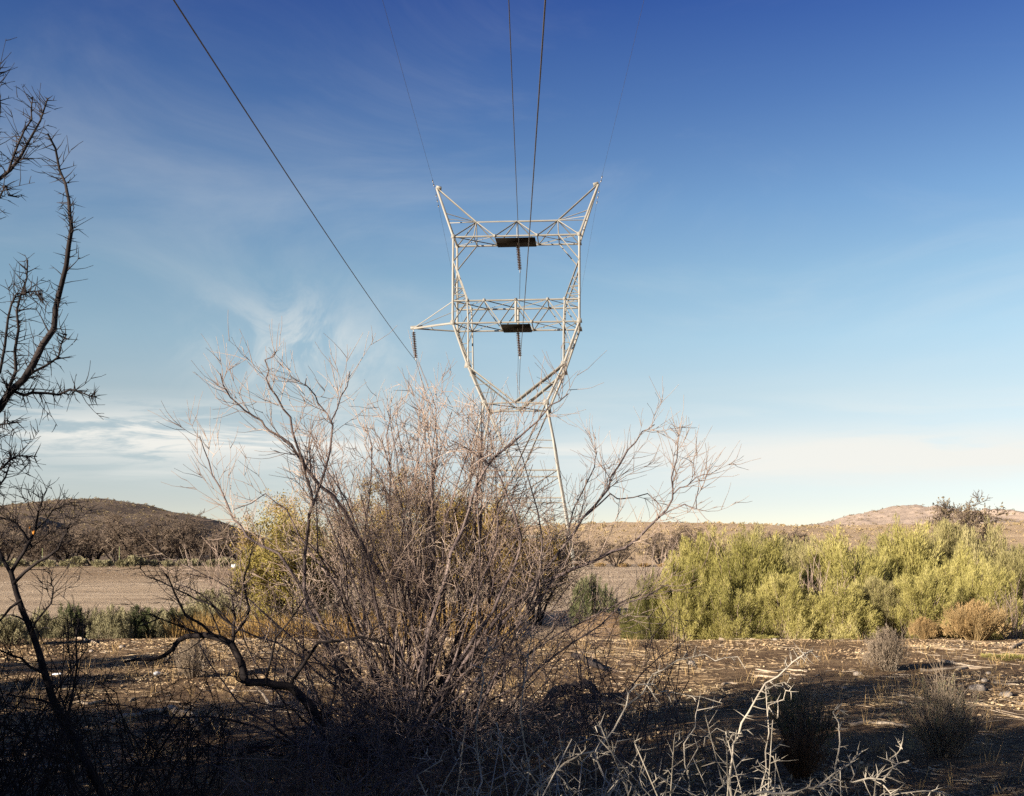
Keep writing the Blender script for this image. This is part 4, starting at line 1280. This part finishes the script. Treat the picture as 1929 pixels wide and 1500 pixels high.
thorny('thorn_bush', 'arching pale thorn bush between the slender stems and the long-spined bush', 1010, 4.0, [
    ([(None, None), (1000, 1620), (1009, 1492), (1049, 1452), (1085, 1427), (1118, 1416), (1160, 1425)], 0, .1, .010, .004, 36),
    ([(1020, 1700), (1080, 1560), (1160, 1480), (1190, 1440), (1215, 1400)], 0, .3, .007, .003, 26),
], nr=20, box=(1030, 1330, 1380, 1520))
# dark tangle in the lower left corner
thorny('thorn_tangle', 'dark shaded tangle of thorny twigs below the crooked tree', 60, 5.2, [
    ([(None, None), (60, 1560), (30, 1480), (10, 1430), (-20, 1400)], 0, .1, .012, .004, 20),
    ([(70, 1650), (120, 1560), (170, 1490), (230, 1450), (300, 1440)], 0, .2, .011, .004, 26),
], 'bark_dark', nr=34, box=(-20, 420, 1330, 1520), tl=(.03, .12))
thorny('thorn_tangle', 'dark tangle of thorny twigs under the bare shrub', 560, 5.4, [
    ([(None, None), (520, 1560), (470, 1480), (400, 1440), (330, 1460)], 0, .2, .012, .004, 20),
    ([(570, 1650), (640, 1540), (720, 1470), (800, 1440), (880, 1450)], 0, .2, .011, .004, 26),
], 'bark_pale', nr=46, box=(380, 900, 1350, 1520), tl=(.03, .12))

for x_, Y_, bx_, l_ in ((250, 7.6, (80, 520, 1240, 1420), 'brown tangle of dead twigs behind the crooked tree'), (700, 7.2, (560, 960, 1250, 1440), 'brown tangle of dead twigs at the foot of the bare shrub'),
                        (1120, 7.8, (960, 1290, 1130, 1330), 'tangle of fine thorny twigs on the right of the bare shrub'), (-80, 5.6, (-60, 180, 1150, 1420), 'dark tangle of twigs under the thorny tree')):
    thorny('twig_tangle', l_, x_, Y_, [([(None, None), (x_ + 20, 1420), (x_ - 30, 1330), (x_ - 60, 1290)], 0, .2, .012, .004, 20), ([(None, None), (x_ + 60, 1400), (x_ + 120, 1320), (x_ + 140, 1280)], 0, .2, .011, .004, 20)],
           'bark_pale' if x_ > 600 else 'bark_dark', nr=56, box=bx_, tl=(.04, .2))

# little pale seedling stem standing in the shade
YS = EYE * F / (1362 - HZ)
thorny('dead_sapling', 'thin pale dead sapling standing on the shaded ground', 158, YS, [
    ([(None, None), (160, 1320), (165, 1290), (167, 1270), (157, 1245)], 0, 0, .008, .004, 4),
    ([(166, 1292), (180, 1275), (195, 1268)], 0, 0, .005, .003, 3), ([(167, 1272), (176, 1258)], 0, 0, .004, .002, 2),
], 'driftwood', tl=(.05, .12))

# ------------------------------------------------------------------ logs, sticks, stones
RNG = np.random.default_rng(37)


def log(pxs, r, label, mat='driftwood', lift=.0, branches=(), name='fallen_log', z0=None):
    gp = [Gp(x, y) for x, y in pxs]
    o = gp[0].copy()
    tb = Tubes(7)
    pts = []
    for i, g in enumerate(gp):
        pts.append(np.array(g) + np.array([0, 0, r * .7 + (lift if 0 < i < len(gp) - 1 else 0)]))
    fine = []
    for a, b in zip(pts[:-1], pts[1:]):
        for t in (0, .33, .66): fine.append(a * (1 - t) + b * t + RNG.normal(size=3) * r * .3)
    fine.append(pts[-1])
    n = len(fine)
    rad = np.linspace(r, r * .6, n) * RNG.uniform(.85, 1.15, n); rad[-1] *= .55
    tb.add([fine[0] - (fine[1] - fine[0]) * .05] + fine, [r * .35] + list(rad))
    for bp in branches:
        q = [np.array(Gp(x, y)) + np.array([0, 0, r * .5 + dz]) for x, y, dz in bp]
        tb.add(q, np.linspace(r * .6, r * .3, len(q)))
    me = tb.mesh(name, True, o)
    ob = link(name, me, M[mat]); ob.location = o
    return tag(ob, label, 'log', 'fallen wood on the near ground')


log([(198, 1368), (236, 1359), (298, 1336)], .035, 'pale forked fallen limb on the shaded ground, its thinner arm', lift=.03)
log([(374, 1384), (363, 1362), (323, 1348), (300, 1338)], .05, 'thick pale fallen limb rising to a point beside its thinner arm', lift=.03)
log([(500, 1332), (530, 1328), (562, 1323)], .035, 'short bleached log under the arching limb', branches=[[(510, 1330, 0), (496, 1315, .05), (478, 1308, .12)], [(530, 1328, 0), (524, 1316, .08)]])
log([(145, 1322), (165, 1326), (182, 1322), (200, 1318)], .02, 'thin curved bleached stick near the dead sapling')
log([(62, 1405), (85, 1400), (105, 1399)], .018, 'thin pale stick in the dark left foreground')
log([(145, 1200), (160, 1207), (182, 1211)], .035, 'bleached stick beyond the crooked tree')
log([(1080, 1238), (1100, 1246), (1118, 1256), (1138, 1266)], .055, 'dark burnt log with one pale end on the sunny litter', 'bark_dark')
log([(1030, 1342), (1048, 1324), (1075, 1312), (1105, 1314), (1132, 1320)], .075, 'thick black forked log behind the thorn bushes', 'bark_dark', .06, branches=[[(1075, 1315, .03), (1100, 1330, .0), (1122, 1347, 0)]])
log([(820, 1206), (860, 1210), (900, 1216)], .04, 'long bleached branch lying behind the bare shrub stems')
log([(1425, 1262), (1450, 1267), (1485, 1263), (1520, 1267)], .019, 'bleached stick pair end near the arching thorn tip, upper one')
log([(1422, 1273), (1455, 1276), (1490, 1272), (1518, 1275)], .016, 'bleached stick lying just below its twin near the thorn tip')
log([(1776, 1247), (1800, 1250), (1835, 1256)], .03, 'bleached stick on top of the small woodpile beside the dry grey shrub')
log([(1735, 1264), (1780, 1262), (1820, 1258), (1850, 1260)], .03, 'long grey stick along the front of the small woodpile')
log([(1800, 1262), (1830, 1257), (1870, 1258)], .025, 'thin crooked stick at the end of the small woodpile')
log([(1600, 1366), (1640, 1363), (1680, 1364), (1710, 1372)], .022, 'lone pale log beside the shaded sage shrub')
log([(1868, 1288), (1890, 1292), (1920, 1295)], .02, 'pale stick among the stones past the woodpile')
log([(1355, 1204), (1385, 1203), (1430, 1204)], .03, 'bleached stick at the foot of the green thicket')
log([(1905, 1222), (1929, 1214), (1950, 1212)], .035, 'bleached log end at the thicket edge past the golden dome')
log([(1360, 1292), (1375, 1289), (1390, 1290)], .02, 'short bleached stick in the sunny litter')
log([(700, 1215), (740, 1222), (790, 1225)], .025, 'pale stick lying behind the bare shrub on the left')


def rock_mesh(seed):
    rng = np.random.default_rng(seed)
    bm_v = []; q = []
    n, m = 9, 6
    for i in range(m + 1):
        th = math.pi * i / m
        for k in range(n):
            a = 2 * math.pi * k / n
            r = 1 + rng.normal() * .10
            bm_v.append((r * math.sin(th) * math.cos(a), r * .8 * math.sin(th) * math.sin(a), r * .55 * math.cos(th)))
    for i in range(m):
        for k in range(n): q.append((i * n + k, (i + 1) * n + k, (i + 1) * n + (k + 1) % n, i * n + (k + 1) % n))
    return mesh_from(bm_v, q, 'stone', True)


RK = [rock_mesh(s) for s in range(4)]
for k, (x, y, s, lab) in enumerate([(1616, 1272, .075, 'pale rounded stone left of the small woodpile'), (1842, 1302, .11, 'grey stone beside the stick past the woodpile'), (1855, 1285, .06, 'small grey stone behind the larger one past the woodpile'), (1895, 1310, .08, 'low grey stone in front of the pale stick past the woodpile'), (1862, 1268, .045, 'small whitish stone at the end of the woodpile'),
                                 (230, 1221, .07, 'pale angular stone beyond the crooked tree'), (172, 1226, .05, 'flat pale stone near the bleached stick beyond the crooked tree'), (1302, 1254, .085, 'white stone under the spiny arch of the thorn bush'), (1460, 1206, .06, 'stone at the foot of the broom thicket'), (660, 1330, .05, 'pale grey stone behind the arching limb'),
                                 (1140, 1262, .06, 'small pale stone beside the burnt log'), (100, 1450, .05, 'brown stone in the dark corner'), (1700, 1330, .05, 'brown stone in the shade above the sage shrub'), (1590, 1300, .04, 'small brown stone above the lone pale log'), (440, 1300, .04, 'small brown stone near the short bleached log')]):
    p = Gp(x, y)
    o = link('stone', RK[k % 4], M['rock']); o.location = (p.x, p.y, p.z + s * .2); o.scale = (s, s, s); o.rotation_euler = (0, 0, R_.uniform(0, 6))
    tag(o, lab, 'stone', 'stones on the near ground')
p = P(443, 1066, 88); z = zg(p.x, 88)
o = link('stone', RK[1], M['white']); o.location = (p.x, 88, z + .1); o.scale = (.35, .35, .35)
tag(o, 'white stone on the lip of the far sandy bank', 'stone')
p = Gp(296, 1273)
o = link('litter_scrap', RK[2], M['white']); o.location = (p.x, p.y, p.z + .03); o.scale = (.055, .04, .05)
tag(o, 'crumpled white scrap of litter on the dark ground', 'litter')
p = Gp(108, 1276)
o = link('litter_scrap', RK[3], M['white']); o.location = (p.x, p.y, p.z + .02); o.scale = (.07, .04, .03)
tag(o, 'bluish flattened scrap of litter behind the crooked tree', 'litter')

# twigs and bark chips strewn on the near ground: more than anyone could count
def strew(name, n, L, r, mat, label, seed, region, dens=None):
    rng = np.random.default_rng(seed)
    x0, x1, y0, y1 = region
    X = rng.uniform(x0, x1, n * 3); Y = y0 + (y1 - y0) * rng.random(n * 3) ** 1.0
    keep = np.abs(X) < .52 * Y + .8
    if dens is not None: keep &= rng.random(len(X)) < dens(X, Y)
    X, Y = X[keep][:n], Y[keep][:n]
    m = len(X)
    a = rng.uniform(0, 2 * np.pi, m)
    Ls = rng.uniform(L[0], L[1], m) * rng.choice([1, 1, 1, 1.8], m); rs = rng.uniform(r[0], r[1], m)
    tb = Tubes(3)
    dx, dy = np.cos(a) * Ls / 2, np.sin(a) * Ls / 2
    za, zm, zb = zt(X - dx, Y - dy), zt(X, Y), zt(X + dx, Y + dy)
    jx = rng.normal(size=(m, 2)) * Ls[:, None] * .07
    for i in range(m):
        rr = rs[i]
        tb.add([(X[i] - dx[i], Y[i] - dy[i], za[i] + rr * .5), (X[i] + jx[i, 0], Y[i] + jx[i, 1], zm[i] + rr), (X[i] + dx[i], Y[i] + dy[i], zb[i] + rr * .5 + rng.random() * .02)], [rr, rr * .9, rr * .5])
    o = link(name, tb.mesh(name), M[mat])
    tag(o, label, None, None, 'stuff')


patch = lambda X, Y: np.clip(.25 + 2.0 * fbm(X * .55, Y * .55, 4), .03, 1)
strew('twig_litter', 20000, (.04, .2), (.002, .006), 'litter', 'dry twigs and bark chips strewn over the near ground', 61, (-12, 12, 4.5, 21.5), patch)
strew('twig_litter', 1300, (.1, .38), (.004, .010), 'driftwood', 'bleached sticks strewn over the near ground', 62, (-12, 12, 6, 21.5), lambda X, Y: np.clip(.2 + 1.5 * fbm(X * .35 + 4, Y * .35, 3) + .4 * np.exp(-((X - 2.0) / 2.2) ** 2 - ((Y - 17) / 3.0) ** 2), .02, 1))
# flat leaves and grass bits
n = 90000
rng = np.random.default_rng(63)
X = rng.uniform(-12, 12, n * 2); Y = rng.uniform(4.5, 21.4, n * 2)
k = (np.abs(X) < .52 * Y + .8) & (rng.random(n * 2) < patch(X + 3, Y))
X, Y = X[k], Y[k]
Z = zt(X, Y) + .004
d = rng.normal(size=(len(X), 3)) * np.array([1, 1, .28])
V, Q = leaves(np.stack([X, Y, Z], 1), d, rng.uniform(.03, .075, len(X)), rng.uniform(.012, .03, len(X)))
tag(link('leaf_litter', mesh_from(V, Q, 'leaf_litter'), M['litter']), 'dead leaves lying over the near ground', None, None, 'stuff')
n = 700
rng = np.random.default_rng(65)
X = rng.uniform(-9, 9, n); Y = rng.uniform(4.5, 20, n)
k = np.abs(X) < .52 * Y + .6
C = np.stack([X[k], Y[k]], 1).repeat(9, 0) + rng.normal(size=(k.sum() * 9, 2)) * .05
V, Q = leaves(np.stack([C[:, 0], C[:, 1], zt(C[:, 0], C[:, 1])], 1), rng.normal(size=(len(C), 3)) * np.array([.35, .35, 0]) + np.array([0, 0, 1]), rng.uniform(.05, .28, len(C)), .006)
tag(link('dry_grass', mesh_from(V, Q, 'near_grass'), M['straw']), 'thin dry grass stalks standing on the near ground', None, None, 'stuff')
# gravel on the far bank and in the wash
rng = np.random.default_rng(64)
X = rng.uniform(-34, 20, 5000); Y = rng.uniform(28, 88, 5000)
k = np.abs(X) < .55 * Y
X, Y = X[k], Y[k]; s = rng.uniform(.02, .06, len(X)) * (Y / 60)
Z = zt(X, Y)
pos = np.stack([X, Y, Z - .2 * s], 1)
V, Q = leaves(pos, rng.normal(size=(len(X), 3)) * np.array([.6, .6, .2]) + np.array([0, 0, .8]), s, s * 1.1)
V2, Q2 = leaves(pos, rng.normal(size=(len(X), 3)) * np.array([.6, .6, .2]) + np.array([0, 0, .8]), s, s * 1.1)
V = np.concatenate([V, V2]); Q = np.concatenate([Q, Q2 + 4 * len(X)])
tag(link('gravel', mesh_from(V, Q, 'gravel'), M['rock']), 'gravel scattered over the sandy wash and far bank', None, None, 'stuff')

# ------------------------------------------------------------------ trees beside the camera whose shade lies over the foreground
SHT = []
for k in range(2):
    tr, twg, pts = bare_tree(4.6, 2.4, 401 + k, 6, .10, (10, 13), 2, .010, up=.03, kids=(4, 6))
    pts = np.concatenate([pts, pts * np.array([.95, .95, .5])])
    cr = leaf_mesh(pts[pts[:, 2] > .2], 34000, .10, .05, .17, 402 + k)
    SHT.append((tr, twg, cr))
for k, (c, t, s, lab) in enumerate([
    (14.0, 2.2, .58, 'low leafy mesquite shading the far left of the clearing'),
    (17.0, 1.4, .56, 'low leafy mesquite at the sandy wash'),
    (12.0, 3.0, .66, 'leafy mesquite between the low one and the taller ones'),
    (10.2, 4.2, .78, 'leafy mesquite of middle height among the shading trees'),
    (8.2, 4.6, .86, 'leafy mesquite up-sun of the bare shrub'),
    (6.3, 2.6, .95, 'leafy mesquite beside the dark thorny tree'),
    (4.6, 5.2, 1.18, 'leafy mesquite between the viewpoint and the bare shrub'),
    (2.2, 5.0, 1.08, 'leafy mesquite beside the viewpoint'),
    (-0.4, 5.4, 1.15, 'leafy mesquite a little behind the viewpoint'),
]):
    # c: place across the sun's direction, t: distance up-sun from the middle of the clearing
    ux, uy = math.sin(SUN_AZ), math.cos(SUN_AZ)
    vx, vy = uy, -ux          # across the light
    X, Y = ux * t + vx * c, uy * t + vy * c
    tr, twg, cr = SHT[k % 2]
    place([('trunk', tr, M['bark_dark']), ('twigs', twg, M['bark_dark']), ('crown', cr, M['shade_leaf'])], 'shade_tree', lab, 'tree', (X, Y, zg(X, Y)), 1.3 * k, s, 'trees that shade the foreground')
